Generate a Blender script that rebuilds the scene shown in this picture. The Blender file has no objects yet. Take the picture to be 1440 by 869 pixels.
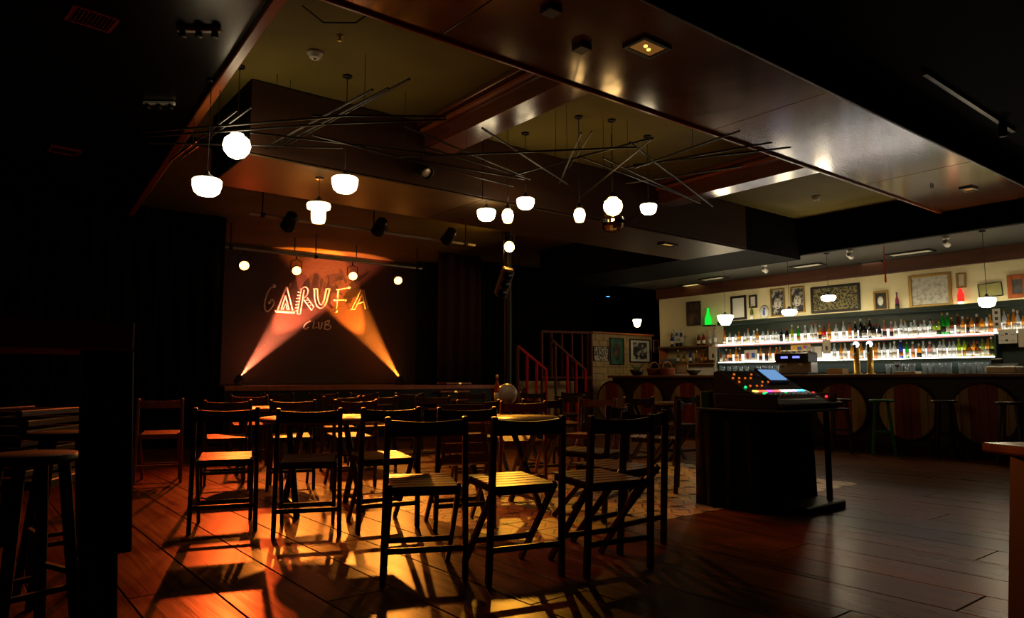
import bpy, bmesh, math, random
from mathutils import Vector, Matrix
random.seed(7)
C = bpy.context.scene.collection
S = bpy.context.scene
PI = math.pi
# ---------------------------------------------------------------- camera
F = 999.0; AZ = math.radians(38.2); PITCH = math.radians(5.66); CAMH = 1.06
cam = bpy.data.cameras.new('camera'); cam.sensor_width = 36; cam.lens = 36 * F / 1440
co = bpy.data.objects.new('camera', cam); C.objects.link(co)
co.location = (0, 0, CAMH); co.rotation_euler = (PI / 2 + PITCH, 0, -AZ)
cam.clip_start = 0.05; S.camera = co
# ---------------------------------------------------------------- world, exposure
w = bpy.data.worlds.new('world'); S.world = w; w.use_nodes = True
w.node_tree.nodes['Background'].inputs[0].default_value = (0.02, 0.012, 0.008, 1)
w.node_tree.nodes['Background'].inputs[1].default_value = 0.0
S.view_settings.view_transform = 'Standard'; S.view_settings.look = 'None'
S.view_settings.exposure = 0.0; S.view_settings.gamma = 1.0; S.view_settings.use_curve_mapping = False
S.cycles.use_denoising = True; S.cycles.sample_clamp_indirect = 4.0
S.cycles.max_bounces = 8; S.cycles.transparent_max_bounces = 16
S.cycles.caustics_reflective = False; S.cycles.caustics_refractive = False
HAZE = 0.075
# light levels
PAR_W = 760; PAR_COL = [(1.0, .09, .012), (1.0, .24, .025), (1.0, .27, .03), (1.0, .31, .035)]
AMBER_W = 330; AMBER_COL = (1.0, 0.40, 0.03)
BULB = 9.0; BARBULB = 46.0; SHELF = 1.9; BEAM_W = 4400

# ---------------------------------------------------------------- helpers
def ray(px, py):
    x = (px - 720) / F; y = -(py - 434.5) / F
    cp, sp, ca, sa = math.cos(PITCH), math.sin(PITCH), math.cos(AZ), math.sin(AZ)
    return Vector((ca, -sa, 0)) * x + Vector((-sp * sa, -sp * ca, cp)) * y + Vector((cp * sa, cp * ca, sp))
def P(px, py, z=None, X=None, Y=None, d=None):
    """point of the room seen at a pixel, on the plane z / X / Y or at forward distance d"""
    r = ray(px, py)
    if z is not None: t = (z - CAMH) / r.z
    elif X is not None: t = X / r.x
    elif Y is not None: t = Y / r.y
    else: t = d / (r.x * math.sin(AZ) + r.y * math.cos(AZ))
    return Vector((0, 0, CAMH)) + r * t

class MB:
    def __init__(s): s.v = []; s.f = []; s.sm = []
    def add(s, vs, fs, smooth=False):
        o = len(s.v); s.v += [tuple(v) for v in vs]
        s.f += [tuple(i + o for i in f) for f in fs]; s.sm += [smooth] * len(fs)
        return s
    def box(s, c, d, rot=None, bev=0.0):
        hx, hy, hz = d[0] / 2, d[1] / 2, d[2] / 2
        b = min(bev, hx * .8, hy * .8, hz * .8)
        if b > 0:
            bm = bmesh.new(); bmesh.ops.create_cube(bm, size=1.0)
            for v in bm.verts: v.co = Vector((v.co.x * d[0], v.co.y * d[1], v.co.z * d[2]))
            bmesh.ops.bevel(bm, geom=list(bm.edges), offset=b, segments=1, affect='EDGES', profile=.5)
            bm.verts.index_update()
            vs = [v.co.copy() for v in bm.verts]; fs = [[v.index for v in f.verts] for f in bm.faces]; bm.free()
        else:
            vs = [Vector((x * hx, y * hy, z * hz)) for z in (-1, 1) for y in (-1, 1) for x in (-1, 1)]
            fs = [(0, 2, 3, 1), (4, 5, 7, 6), (0, 1, 5, 4), (2, 6, 7, 3), (0, 4, 6, 2), (1, 3, 7, 5)]
        if rot is not None:
            m = rot if isinstance(rot, Matrix) else Matrix.Rotation(rot, 3, 'Z'); vs = [m @ v for v in vs]
        c = Vector(c)
        return s.add([v + c for v in vs], fs)
    def bar(s, a, b, wx, wy, up=(0, 0, 1), bev=0.0):
        a = Vector(a); b = Vector(b); z = (b - a).normalized(); u = Vector(up)
        if abs(z.dot(u)) > .99: u = Vector((1, 0, 0))
        x = u.cross(z).normalized(); y = z.cross(x)
        m = Matrix((x, y, z)).transposed()
        return s.box((a + b) / 2, (wx, wy, (b - a).length), m, bev)
    def tube(s, pts, r, n=8, closed=False, r2=None):
        pts = [Vector(p) for p in pts]; N = len(pts); vs = []; prev = None
        for i, p in enumerate(pts):
            a = pts[(i - 1) % N] if (closed or i > 0) else p; b = pts[(i + 1) % N] if (closed or i < N - 1) else p
            t = (b - a).normalized()
            if prev is None:
                u = Vector((0, 0, 1)) if abs(t.z) < .9 else Vector((1, 0, 0)); x = u.cross(t).normalized()
            else: x = (prev - t * prev.dot(t)).normalized()
            prev = x; y = t.cross(x); rr = r if r2 is None else r + (r2 - r) * i / max(1, N - 1)
            vs += [p + (x * math.cos(2 * PI * k / n) + y * math.sin(2 * PI * k / n)) * rr for k in range(n)]
        fs = []
        for i in range(N if closed else N - 1):
            j = (i + 1) % N
            fs += [(i * n + k, i * n + (k + 1) % n, j * n + (k + 1) % n, j * n + k) for k in range(n)]
        s.add(vs, fs, True)
        if not closed:
            s.add([vs[k] for k in range(n)], [tuple(range(n - 1, -1, -1))]); s.add([vs[(N - 1) * n + k] for k in range(n)], [tuple(range(n))])
        return s
    def lathe(s, prof, n=20, c=(0, 0, 0), m=None, smooth=True, cap=True):
        vs = []; fs = []; c = Vector(c)
        for (r, z) in prof:
            for k in range(n):
                v = Vector((r * math.cos(2 * PI * k / n), r * math.sin(2 * PI * k / n), z))
                if m is not None: v = m @ v
                vs.append(v + c)
        for i in range(len(prof) - 1):
            fs += [(i * n + k, i * n + (k + 1) % n, (i + 1) * n + (k + 1) % n, (i + 1) * n + k) for k in range(n)]
        if cap: fs.append(tuple(range(n - 1, -1, -1))); o = (len(prof) - 1) * n; fs.append(tuple(range(o, o + n)))
        return s.add(vs, fs, smooth)
    def ball(s, c, r, n=16, sz=1.0, m=None):
        k = max(5, n // 2)
        return s.lathe([(max(1e-4, r * math.sin(PI * i / k)), -r * sz * math.cos(PI * i / k)) for i in range(k + 1)], n, c, m)
    def quad(s, a, b, c, d): return s.add([a, b, c, d], [(0, 1, 2, 3)])
    def mesh(s, name, mat):
        me = bpy.data.meshes.new(name); me.from_pydata(s.v, [], s.f); me.update()
        me.polygons.foreach_set('use_smooth', s.sm)
        if mat: me.materials.append(mat)
        return me
    def build(s, name, mat, parent=None, kind=None, loc=None):
        o = bpy.data.objects.new(name, s.mesh(name, mat)); C.objects.link(o)
        if parent: o.parent = parent
        if kind: o['kind'] = kind
        if loc is not None: o.location = loc
        return o
def tag(o, label, cat, group=None, kind=None):
    o['label'] = label; o['category'] = cat
    if group: o['group'] = group
    if kind: o['kind'] = kind
    return o
def thing(name, label, cat, loc=(0, 0, 0), rz=0, group=None):
    o = bpy.data.objects.new(name, None); C.objects.link(o); o.empty_display_size = .1
    o.location = loc; o.rotation_euler = (0, 0, rz)
    return tag(o, label, cat, group)
def inst(name, me, parent=None, loc=(0, 0, 0), rz=0):
    o = bpy.data.objects.new(name, me); C.objects.link(o); o.parent = parent; o.location = loc; o.rotation_euler = (0, 0, rz); return o
def copy_tree(o, parent=None):
    c = o.copy(); C.objects.link(c); c.parent = parent
    for ch in list(o.children): copy_tree(ch, c)
    return c
def lamp(kind, name, loc, col, W, aim=None, size=.05, angle=60, blend=.4, parent=None):
    l = bpy.data.lights.new(name, kind); l.color = col; l.energy = W
    o = bpy.data.objects.new(name, l); C.objects.link(o); o.location = loc
    l.shadow_soft_size = size
    if kind == 'SPOT':
        l.spot_size = math.radians(angle); l.spot_blend = blend
    if aim is not None:
        o.rotation_euler = (Vector(aim) - Vector(loc)).to_track_quat('-Z', 'Y').to_euler()
    return o
ORD = ['first', 'second', 'third', 'fourth', 'fifth', 'sixth', 'seventh', 'eighth', 'ninth', 'tenth']

# ---------------------------------------------------------------- materials
def newmat(name):
    m = bpy.data.materials.new(name); m.use_nodes = True
    return m, m.node_tree, m.node_tree.nodes['Principled BSDF']
def setp(p, **k):
    for a, v in k.items():
        p.inputs[a.replace('_', ' ')].default_value = v
def plain(name, col, rough=.5, metal=0.0, spec=.5, bump=0.0, bscale=60, var=.25):
    m, t, p = newmat(name); n = t.nodes; l = t.links
    setp(p, Roughness=rough, Metallic=metal); p.inputs['Specular IOR Level'].default_value = spec
    tc = n.new('ShaderNodeTexCoord'); no = n.new('ShaderNodeTexNoise'); no.inputs['Scale'].default_value = bscale; no.inputs['Detail'].default_value = 4
    l.new(tc.outputs['Object'], no.inputs['Vector'])
    mx = n.new('ShaderNodeMix'); mx.data_type = 'RGBA'
    mx.inputs[6].default_value = (*[c * (1 - var) for c in col], 1); mx.inputs[7].default_value = (*[min(1, c * (1 + var)) for c in col], 1)
    l.new(no.outputs['Fac'], mx.inputs[0]); l.new(mx.outputs[2], p.inputs['Base Color'])
    if bump:
        b = n.new('ShaderNodeBump'); b.inputs['Strength'].default_value = bump; b.inputs['Distance'].default_value = .01
        l.new(no.outputs['Fac'], b.inputs['Height']); l.new(b.outputs['Normal'], p.inputs['Normal'])
    return m
def wood(name, c1, c2, axis=(1, .06, 1), scale=14, rough=.35, bump=.15, rnd=.25, spec=.5, coord='Object'):
    m, t, p = newmat(name); n = t.nodes; l = t.links
    tc = n.new('ShaderNodeTexCoord'); mp = n.new('ShaderNodeMapping'); mp.inputs['Scale'].default_value = axis
    oi = n.new('ShaderNodeObjectInfo'); va = n.new('ShaderNodeVectorMath'); va.operation = 'ADD'
    sc = n.new('ShaderNodeMath'); sc.operation = 'MULTIPLY'; sc.inputs[1].default_value = 37.0
    l.new(oi.outputs['Random'], sc.inputs[0])
    l.new(tc.outputs[coord], va.inputs[0]); l.new(sc.outputs[0], va.inputs[1]); l.new(va.outputs[0], mp.inputs[0])
    no = n.new('ShaderNodeTexNoise'); no.inputs['Scale'].default_value = scale; no.inputs['Detail'].default_value = 6; no.inputs['Distortion'].default_value = .6
    l.new(mp.outputs[0], no.inputs['Vector'])
    cr = n.new('ShaderNodeValToRGB'); cr.color_ramp.elements[0].position = .3; cr.color_ramp.elements[1].position = .72
    cr.color_ramp.elements[0].color = (*c1, 1); cr.color_ramp.elements[1].color = (*c2, 1)
    l.new(no.outputs['Fac'], cr.inputs[0])
    hs = n.new('ShaderNodeHueSaturation'); mr = n.new('ShaderNodeMapRange'); mr.inputs['To Min'].default_value = 1 - rnd; mr.inputs['To Max'].default_value = 1 + rnd
    l.new(oi.outputs['Random'], mr.inputs[0]); l.new(mr.outputs[0], hs.inputs['Value']); l.new(cr.outputs[0], hs.inputs['Color'])
    l.new(hs.outputs[0], p.inputs['Base Color'])
    r2 = n.new('ShaderNodeMapRange'); r2.inputs['To Min'].default_value = rough * .8; r2.inputs['To Max'].default_value = rough * 1.3
    l.new(no.outputs['Fac'], r2.inputs[0]); l.new(r2.outputs[0], p.inputs['Roughness'])
    b = n.new('ShaderNodeBump'); b.inputs['Strength'].default_value = bump; b.inputs['Distance'].default_value = .004
    l.new(no.outputs['Fac'], b.inputs['Height']); l.new(b.outputs['Normal'], p.inputs['Normal'])
    p.inputs['Specular IOR Level'].default_value = spec
    return m
def glow(name, col, st):
    m = bpy.data.materials.new(name); m.use_nodes = True; t = m.node_tree; t.nodes.clear()
    e = t.nodes.new('ShaderNodeEmission'); o = t.nodes.new('ShaderNodeOutputMaterial')
    e.inputs[0].default_value = (*col, 1); e.inputs[1].default_value = st; t.links.new(e.outputs[0], o.inputs[0]); return m
def glass(name, col, tr=.55, gl=.12, trans=.33):
    m = bpy.data.materials.new(name); m.use_nodes = True; t = m.node_tree; t.nodes.clear(); n = t.nodes; l = t.links
    o = n.new('ShaderNodeOutputMaterial'); a = n.new('ShaderNodeBsdfTransparent'); b = n.new('ShaderNodeBsdfTranslucent'); g = n.new('ShaderNodeBsdfGlossy')
    d = n.new('ShaderNodeBsdfDiffuse'); d.inputs[0].default_value = (*col, 1)
    a.inputs[0].default_value = (*[c ** .6 for c in col], 1); b.inputs[0].default_value = (*col, 1); g.inputs[0].default_value = (1, 1, 1, 1); g.inputs[1].default_value = .08
    m0 = n.new('ShaderNodeMixShader'); m0.inputs[0].default_value = .3; l.new(b.outputs[0], m0.inputs[1]); l.new(d.outputs[0], m0.inputs[2])
    m1 = n.new('ShaderNodeMixShader'); m1.inputs[0].default_value = tr; l.new(m0.outputs[0], m1.inputs[1]); l.new(a.outputs[0], m1.inputs[2])
    m2 = n.new('ShaderNodeMixShader'); lw = n.new('ShaderNodeLayerWeight'); lw.inputs[0].default_value = .35
    mu = n.new('ShaderNodeMath'); mu.operation = 'MULTIPLY'; mu.inputs[1].default_value = .6; l.new(lw.outputs['Fresnel'], mu.inputs[0])
    l.new(mu.outputs[0], m2.inputs[0]); l.new(m1.outputs[0], m2.inputs[1]); l.new(g.outputs[0], m2.inputs[2]); l.new(m2.outputs[0], o.inputs[0])
    return m
def art(name, cols, kind='noise', scale=6.0):
    m, t, p = newmat(name); n = t.nodes; l = t.links
    tc = n.new('ShaderNodeTexCoord')
    if kind == 'voronoi': tx = n.new('ShaderNodeTexVoronoi'); out = 'Distance'
    elif kind == 'wave': tx = n.new('ShaderNodeTexWave'); tx.inputs['Distortion'].default_value = 12; out = 'Fac'
    else: tx = n.new('ShaderNodeTexNoise'); tx.inputs['Detail'].default_value = 5; out = 'Fac'
    tx.inputs['Scale'].default_value = scale; l.new(tc.outputs['Object'], tx.inputs['Vector'])
    cr = n.new('ShaderNodeValToRGB'); cr.color_ramp.interpolation = 'LINEAR'
    e = cr.color_ramp.elements; e[0].position = .35; e[0].color = (*cols[0], 1); e[1].position = .65; e[1].color = (*cols[-1], 1)
    for i, c in enumerate(cols[1:-1]): x = e.new(.35 + .3 * (i + 1) / (len(cols) - 1)); x.color = (*c, 1)
    l.new(tx.outputs[out], cr.inputs[0]); l.new(cr.outputs[0], p.inputs['Base Color']); setp(p, Roughness=.5); return m
M = {}
M['floor'] = wood('floor_wood', (.068, .020, .006), (.20, .072, .018), (1, .035, 1), 30, .28, .22, .22, .14)
M['floor_base'] = plain('floor_joint', (.01, .005, .003), .8)
M['beam'] = wood('varnished_panel', (.095, .028, .011), (.17, .054, .022), (.08, 1, 1), 3, .15, .002, .12)
M['beam'].node_tree.nodes['Principled BSDF'].inputs['IOR'].default_value = 2.5
M['crossbeam'] = wood('red_varnish', (.12, .028, .012), (.20, .05, .022), (1, .08, 1), 9, .20, .02, .1)
M['crossbeam'].node_tree.nodes['Principled BSDF'].inputs['IOR'].default_value = 2.2
M['olive'] = plain('olive_ceiling', (.19, .15, .035), .75, 0, .2, .1, 1.4, .35)
M['blackpaint'] = plain('black_ceiling', (.004, .0033, .003), .8, 0, .06)
M['leftsoffit'] = plain('black_gloss_ceiling', (.005, .0045, .004), .30, 0, .4, .0, 3)
M['drape'] = plain('black_drape', (.008, .006, .005), .95, 0, .1, .2, 30)
M['brown_drape'] = plain('brown_drape', (.06, .022, .012), .9, 0, .1, .2, 30)
M['backdrop'] = plain('stage_backdrop', (.085, .045, .03), .7, 0, .3, 1.0, 55, .6)
M['stage'] = wood('stage_boards', (.02, .012, .008), (.05, .025, .015), (1, .08, 1), 12, .5, .1)
M['dark'] = plain('dark_paint', (.012, .008, .006), .5, 0, .3)
M['trim'] = wood('orange_trim', (.32, .08, .02), (.5, .13, .035), (1, .05, 1), 12, .3, .1, .1)
M['chair'] = wood('chair_dark_wood', (.018, .009, .005), (.045, .02, .010), (1, 1, .1), 22, .33, .1, .25)
M['seat'] = wood('chair_seat_wood', (.075, .032, .014), (.15, .065, .028), (.1, 1, 1), 22, .30, .1, .2)
M['redchair'] = wood('chair_red_wood', (.10, .022, .010), (.19, .045, .02), (1, 1, .1), 22, .4, .1, .15)
M['table'] = wood('table_wood', (.16, .075, .03), (.28, .14, .06), (.15, 1, 1), 14, .28, .1, .15)
M['metal'] = plain('black_metal', (.02, .018, .016), .4, .6)
M['steel'] = plain('steel', (.62, .60, .56), .3, .5)
M['pipe'] = plain('scaffold_pipe', (.5, .42, .34), .4, .35)
M['rod'] = wood('rod_wood', (.008, .006, .004), (.02, .012, .007), (1, 1, .1), 20, .4, .05)
M['wire'] = plain('wire', (.03, .025, .02), .5)
M['white'] = plain('off_white', (.62, .58, .46), .6, 0, .3, .0, 3, .06)
M['barwall'] = plain('cream_wall', (.72, .64, .38), .8, 0, .2, .1, 2.0, .10)
M['barceil'] = plain('grey_bar_ceiling', (.034, .034, .028), .45, 0, .4, 0, 1.5, .2)
M['barwood'] = wood('bar_front_wood', (.012, .007, .004), (.03, .015, .009), (1, 1, .08), 8, .45, .1)
M['counter'] = wood('counter_wood', (.11, .055, .018), (.2, .10, .035), (1, .06, 1), 12, .35, .1)
M['fascia'] = wood('fascia_wood', (.05, .016, .008), (.10, .035, .015), (1, .06, 1), 8, .4, .05)
M['green'] = plain('dark_green_paint', (.022, .045, .032), .5)
M['stool_green'] = plain('green_paint', (.035, .20, .06), .45)
M['redpaint'] = plain('red_paint', (.5, .008, .008), .6, 0, .12)
M['brownpaint'] = plain('brown_paint', (.11, .028, .016), .6, 0, .15)
M['stave_red'] = wood('stave_red', (.22, .03, .02), (.34, .05, .03), (1, 1, .08), 10, .5, .1)
M['stave_beige'] = wood('stave_beige', (.34, .24, .12), (.48, .34, .18), (1, 1, .08), 10, .5, .1)
M['tilewall'] = plain('ochre_tile', (.42, .28, .11), .55, 0, .4, .25, 9, .35)
M['grout'] = plain('grout', (.2, .13, .06), .9)
M['gold'] = plain('gold_frame', (.36, .22, .06), .4, .5)
M['blackframe'] = plain('black_frame', (.012, .01, .009), .4)
M['paper'] = plain('paper', (.62, .60, .52), .7, 0, .2, 0, 5, .05)
M['cloth'] = plain('black_cloth', (.008, .010, .008), .9, 0, .1, .3, 18)
M['greencloth'] = plain('dark_green_cloth', (.015, .07, .03), .8, 0, .1)
M['console'] = plain('console_plastic', (.012, .012, .013), .4)
M['armrest'] = wood('console_armrest', (.06, .022, .012), (.11, .04, .02), (.06, 1, 1), 14, .4, .05)
M['brass'] = plain('brass', (.95, .58, .10), .3, .6)
M['letters'] = plain('sign_letters', (.85, .80, .72), .45)
M['leaf'] = plain('leaf', (.06, .12, .03), .5)
M['tablered'] = wood('high_table_red', (.20, .016, .010), (.30, .024, .014), (1, .1, 1), 12, .6, .05, .1, .2)
M['mirror'] = plain('mirror_facet', (.8, .78, .75), .06, 1.0)
M['basket'] = plain('basket', (.22, .06, .025), .6, 0, .3, .5, 60)
M['box'] = plain('box_wood', (.62, .46, .26), .6)
M['plasticwhite'] = plain('white_plastic', (.7, .68, .6), .4)
for nm, c in dict(clear=(.90, .91, .86), amber=(.88, .40, .05), brown=(.24, .085, .02), lime=(.60, .75, .04), green=(.03, .55, .05), red=(.65, .03, .03), pink=(.75, .38, .32),
                  blue=(.04, .09, .65), dark=(.018, .016, .02), orange=(.85, .25, .04), olive=(.34, .44, .05), violet=(.45, .10, .25)).items():
    M['g_' + nm] = glass('glass_' + nm, c, .6 if nm == 'clear' else .6)
M['tumbler'] = glass('glass_tumbler', (.72, .78, .76), .72)
def bulbmat(name, col, st): return glow(name, col, st)
M['bulb_cool'] = glow('bulb_cool', (1.0, .78, .46), BULB)
M['bulb_warm'] = glow('bulb_warm', (1.0, .58, .20), BULB)
M['bulb_bar'] = glow('bulb_bar', (1.0, .80, .50), BARBULB)
M['bulb_par'] = glow('par_lens', (1.0, .32, .06), 14)
M['bulb_amber'] = glow('amber_lens', (1.0, .55, .10), 16)
M['led'] = glow('shelf_led', (1.0, .93, .82), SHELF)
M['addedfront'] = glow('added_shelf_front_glow', (1.0, .93, .84), 16)  # glow of the strips added to light the bottles
M['lededge'] = glow('shelf_edge', (1.0, .40, .30), 1.0)

# tile with a dark cross on each corner
def tilemat(h):
    m, t, p = newmat('patterned_tile'); n = t.nodes; l = t.links
    tc = n.new('ShaderNodeTexCoord'); sx = n.new('ShaderNodeSeparateXYZ'); l.new(tc.outputs['Object'], sx.inputs[0])
    def mth(op, a, b=None):
        q = n.new('ShaderNodeMath'); q.operation = op
        for i, v in enumerate((a, b)):
            if v is None: continue
            if isinstance(v, (int, float)): q.inputs[i].default_value = v
            else: l.new(v, q.inputs[i])
        return q.outputs[0]
    ax = mth('SUBTRACT', h, mth('ABSOLUTE', sx.outputs[0])); ay = mth('SUBTRACT', h, mth('ABSOLUTE', sx.outputs[1]))
    near = mth('LESS_THAN', mth('ADD', ax, ay), .085)
    cross = mth('LESS_THAN', mth('MINIMUM', mth('ABSOLUTE', mth('SUBTRACT', ax, ay)), mth('MINIMUM', ax, ay)), .012)
    dia = mth('LESS_THAN', mth('ABSOLUTE', mth('SUBTRACT', mth('ADD', mth('ABSOLUTE', sx.outputs[0]), mth('ABSOLUTE', sx.outputs[1])), .10)), .008)
    k = mth('MAXIMUM', mth('MULTIPLY', near, cross), dia)
    no = n.new('ShaderNodeTexNoise'); no.inputs['Scale'].default_value = 7; l.new(tc.outputs['Object'], no.inputs['Vector'])
    a = n.new('ShaderNodeMix'); a.data_type = 'RGBA'; a.inputs[6].default_value = (.58, .45, .24, 1); a.inputs[7].default_value = (.80, .66, .38, 1); l.new(no.outputs['Fac'], a.inputs[0])
    b = n.new('ShaderNodeMix'); b.data_type = 'RGBA'; l.new(k, b.inputs[0]); l.new(a.outputs[2], b.inputs[6]); b.inputs[7].default_value = (.04, .022, .015, 1)
    l.new(b.outputs[2], p.inputs['Base Color']); setp(p, Roughness=.38); return m

# ================================================================= THE ROOM
ZB, ZC = 3.5, 3.8
BX = 10.95           # bar front
WX = 13.1            # bar back wall
SX = 11.4            # bar soffit face
TX0, TX1, TY0, TY1 = 2.96, 7.40, 3.62, 6.10
floor = MB().box((6, 6.3, -.06), (14.4, 18, .08)).build('floor', M['floor_base'], kind='structure')
floor.data.materials[0] = M['floor_base']
bcache = {}
for i in range(-3, 36):
    x0 = i * .37; xc = x0 + .185
    if x0 > 12.6: break
    runs = [(-1.2, 12.0)]
    if TX0 - .01 <= x0 < TX1 - .01: runs = [(-1.2, TY0), (TY1, 12.0)]
    off = (i * 1.13) % 2.9
    for a, b in runs:
        y = a; e = a + off if .4 < off < b - a - .4 else a + 2.9
        while y < b - .01:
            e = min(e, b)
            if b - e < .5: e = b
            L = round(e - y, 2)
            if L not in bcache: bcache[L] = MB().box((0, 0, -.0125), (.364, L - .006, .025), bev=.003).mesh('floor_board', M['floor'])
            inst('floor_board', bcache[L], floor, (xc, (y + e) / 2, 0)); y = e; e = y + 2.9
nx, ny = 14, 8; tw, th = (TX1 - TX0) / nx, (TY1 - TY0) / ny
tm = MB().box((0, 0, -.011), (tw - .006, th - .006, .022), bev=.003).mesh('floor_tile', tilemat(.155))
for i in range(nx):
    for j in range(ny): inst('floor_tile', tm, floor, (TX0 + (i + .5) * tw, TY0 + (j + .5) * th, 0))

def struct(name, mb, mat): return mb.build(name, mat, kind='structure')
struct('wall_left', MB().box((-.9, 6.3, 1.95), (.1, 18, 4.1)), M['drape'])
struct('wall_front', MB().box((6, -2.4, 1.95), (14.4, .1, 4.1)), M['blackpaint'])
bw = struct('wall_right', MB().box((WX + .05, 4.3, 1.95), (.1, 13.4, 4.1)), M['barwall'])
struct('wall_back', MB().box((6, 15.15, 1.95), (14.4, .1, 4.1)), M['blackpaint'])
# ceilings
struct('ceiling', MB().box((5.25, 6.4, ZC + .05), (12.3, 4.6, .1)), M['olive'])
struct('ceiling_near', MB().box((5.25, .3, ZC + .05), (12.3, 5.3, .1)), M['blackpaint'])
struct('ceiling_stage', MB().box((6, 11.8, ZC + .05), (13.8, 6.8, .1)), M['olive'])
struct('ceiling_bar', MB().box(((SX + WX) / 2, 4.45, 3.25), (WX - SX, 13.3, .14)), M['barceil'])
# bar downstand
struct('beam_bar', MB().box((SX - .04, 4.4, 3.49), (.12, 13.4, .62)), M['blackpaint'])
struct('beam_bar_end', MB().box((10.53, 8.9, 3.45), (1.6, 5.0, .7)), M['blackpaint'])
# main beam: varnished panels under a box
mb = struct('ceiling_beam', MB().box((5.3, 3.53, 3.66), (12.0, 1.20, .27)), M['blackpaint'])
xs = [-.7, 2.6, 5.74, 8.88, SX - .1]
for a, b in zip(xs, xs[1:]):
    MB().box(((a + b) / 2, 3.53, 3.511), (b - a - .008, 1.22, .022), bev=.004).build('beam_panel', M['beam'], mb)
MB().box((5.3, 4.155, 3.50), (12.0, .03, .05), bev=.006).build('beam_edge', M['trim'], mb)
MB().box((5.3, 2.905, 3.51), (12.0, .03, .05), bev=.006).build('beam_edge', M['fascia'], mb)
for nm, a, b in (('ceiling_crossbeam', 3.83, 4.15), ('ceiling_crossbeam', 7.63, 7.95)):
    cb = struct(nm, MB().box(((a + b) / 2, 5.3, 3.66), (b - a, 2.3, .32), bev=.004), M['crossbeam'])
    MB().box((a - .03, 5.3, 3.70), (.05, 2.24, .04), bev=.006).build('moulding', M['trim'], cb)
    MB().box((a - .05, 5.3, 3.765), (.09, 2.24, .05), bev=.006).build('moulding', M['crossbeam'], cb)
fb = struct('ceiling_far_beam', MB().box((5.86, 7.0, 3.45), (7.72, 1.2, .7)), M['blackpaint'])
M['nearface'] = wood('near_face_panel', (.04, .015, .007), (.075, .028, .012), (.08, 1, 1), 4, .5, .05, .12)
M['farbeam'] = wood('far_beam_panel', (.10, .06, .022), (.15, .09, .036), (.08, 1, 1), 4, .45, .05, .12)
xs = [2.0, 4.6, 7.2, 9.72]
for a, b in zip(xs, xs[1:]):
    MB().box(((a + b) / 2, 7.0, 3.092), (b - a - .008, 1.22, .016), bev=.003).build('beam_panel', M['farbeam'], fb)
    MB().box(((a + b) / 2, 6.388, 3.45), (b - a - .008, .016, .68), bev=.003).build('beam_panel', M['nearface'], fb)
# left soffit with its orange trim
a, b = P(381, 0, z=ZB), P(198, 273, z=ZB); dv = (b - a).normalized()
a2 = a - dv * 3.2; b2 = b + dv * 1.2
ls = MB(); x0 = -.85
for q in ((a2, b2),):
    vs = [Vector((x0, a2.y, ZB)), Vector((a2.x, a2.y, ZB)), Vector((b2.x, b2.y, ZB)), Vector((x0, b2.y, ZB))]
    vs += [v + Vector((0, 0, .3)) for v in vs]
    ls.add(vs, [(0, 3, 2, 1), (4, 5, 6, 7), (0, 1, 5, 4), (1, 2, 6, 5), (2, 3, 7, 6), (3, 0, 4, 7)])
ls = struct('ceiling_left', ls, M['leftsoffit'])
MB().bar(a2 + Vector((.02, 0, .0)), b2 + Vector((.02, 0, .0)), .08, .11, bev=.008).build('edge_strip', M['trim'], ls)

# ================================================================= STAGE
SZ = .93
st = struct('floor_stage', MB().box((6.3, 13.55, SZ / 2), (5.6, 3.1, SZ)), M['dark'])
for k in range(8):
    MB().box((6.3, 12.03 + .385 * k + .19, SZ + .01), (5.6, .38, .02), bev=.003).build('stage_board', M['stage'], st)
MB().box((6.3, 11.985, SZ - .02), (5.6, .03, .08), bev=.005).build('stage_edge', M['trim'], st)
def curtain(name, label, x0, x1, y, z0, z1, mat, amp=.05, wl=.22):
    n = max(6, int((x1 - x0) / wl * 8)); vs = []; fs = []
    for j, z in enumerate((z0, (z0 + z1) / 2, z1)):
        for i in range(n + 1):
            x = x0 + (x1 - x0) * i / n
            vs.append((x, y + amp * math.sin(2 * PI * (x - x0) / wl + .6 * math.sin(x * 5)) * (1 if j < 2 else .6), z))
    for j in range(2):
        for i in range(n): fs.append((j * (n + 1) + i, j * (n + 1) + i + 1, (j + 1) * (n + 1) + i + 1, (j + 1) * (n + 1) + i))
    m = MB().add(vs, fs, True)
    o = m.build(name, mat); o.modifiers.new('thick', 'SOLIDIFY').thickness = .012
    return tag(o, label, 'curtain')
bd = MB().box((6.6, 14.62, 2.37), (5.1, .06, 2.86)).build('stage_backdrop', M['backdrop'])
tag(bd, 'dark speckled backdrop at the rear of the stage behind the lit sign', 'backdrop')
curtain('stage_curtain', 'black curtain closing the stage opening on the side of the high table', -.8, 3.5, 12.25, .01, 3.78, M['drape'])
curtain('stage_curtain', 'black curtain in the wing between backdrop and brown drape', 8.3, 9.5, 14.1, .95, 3.78, M['drape'])
curtain('stage_curtain', 'brown pleated drape beside the small stage steps', 8.05, 9.12, 12.75, .95, 3.78, M['brown_drape'], .06, .3)
curtain('stage_curtain', 'black curtain hanging behind the red stair railing', 9.3, 13.0, 13.2, .01, 3.78, M['drape'])
struct('floor_landing', MB().box((10.1, 13.6, SZ / 2), (1.9, 2.9, SZ)), M['dark'])

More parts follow.
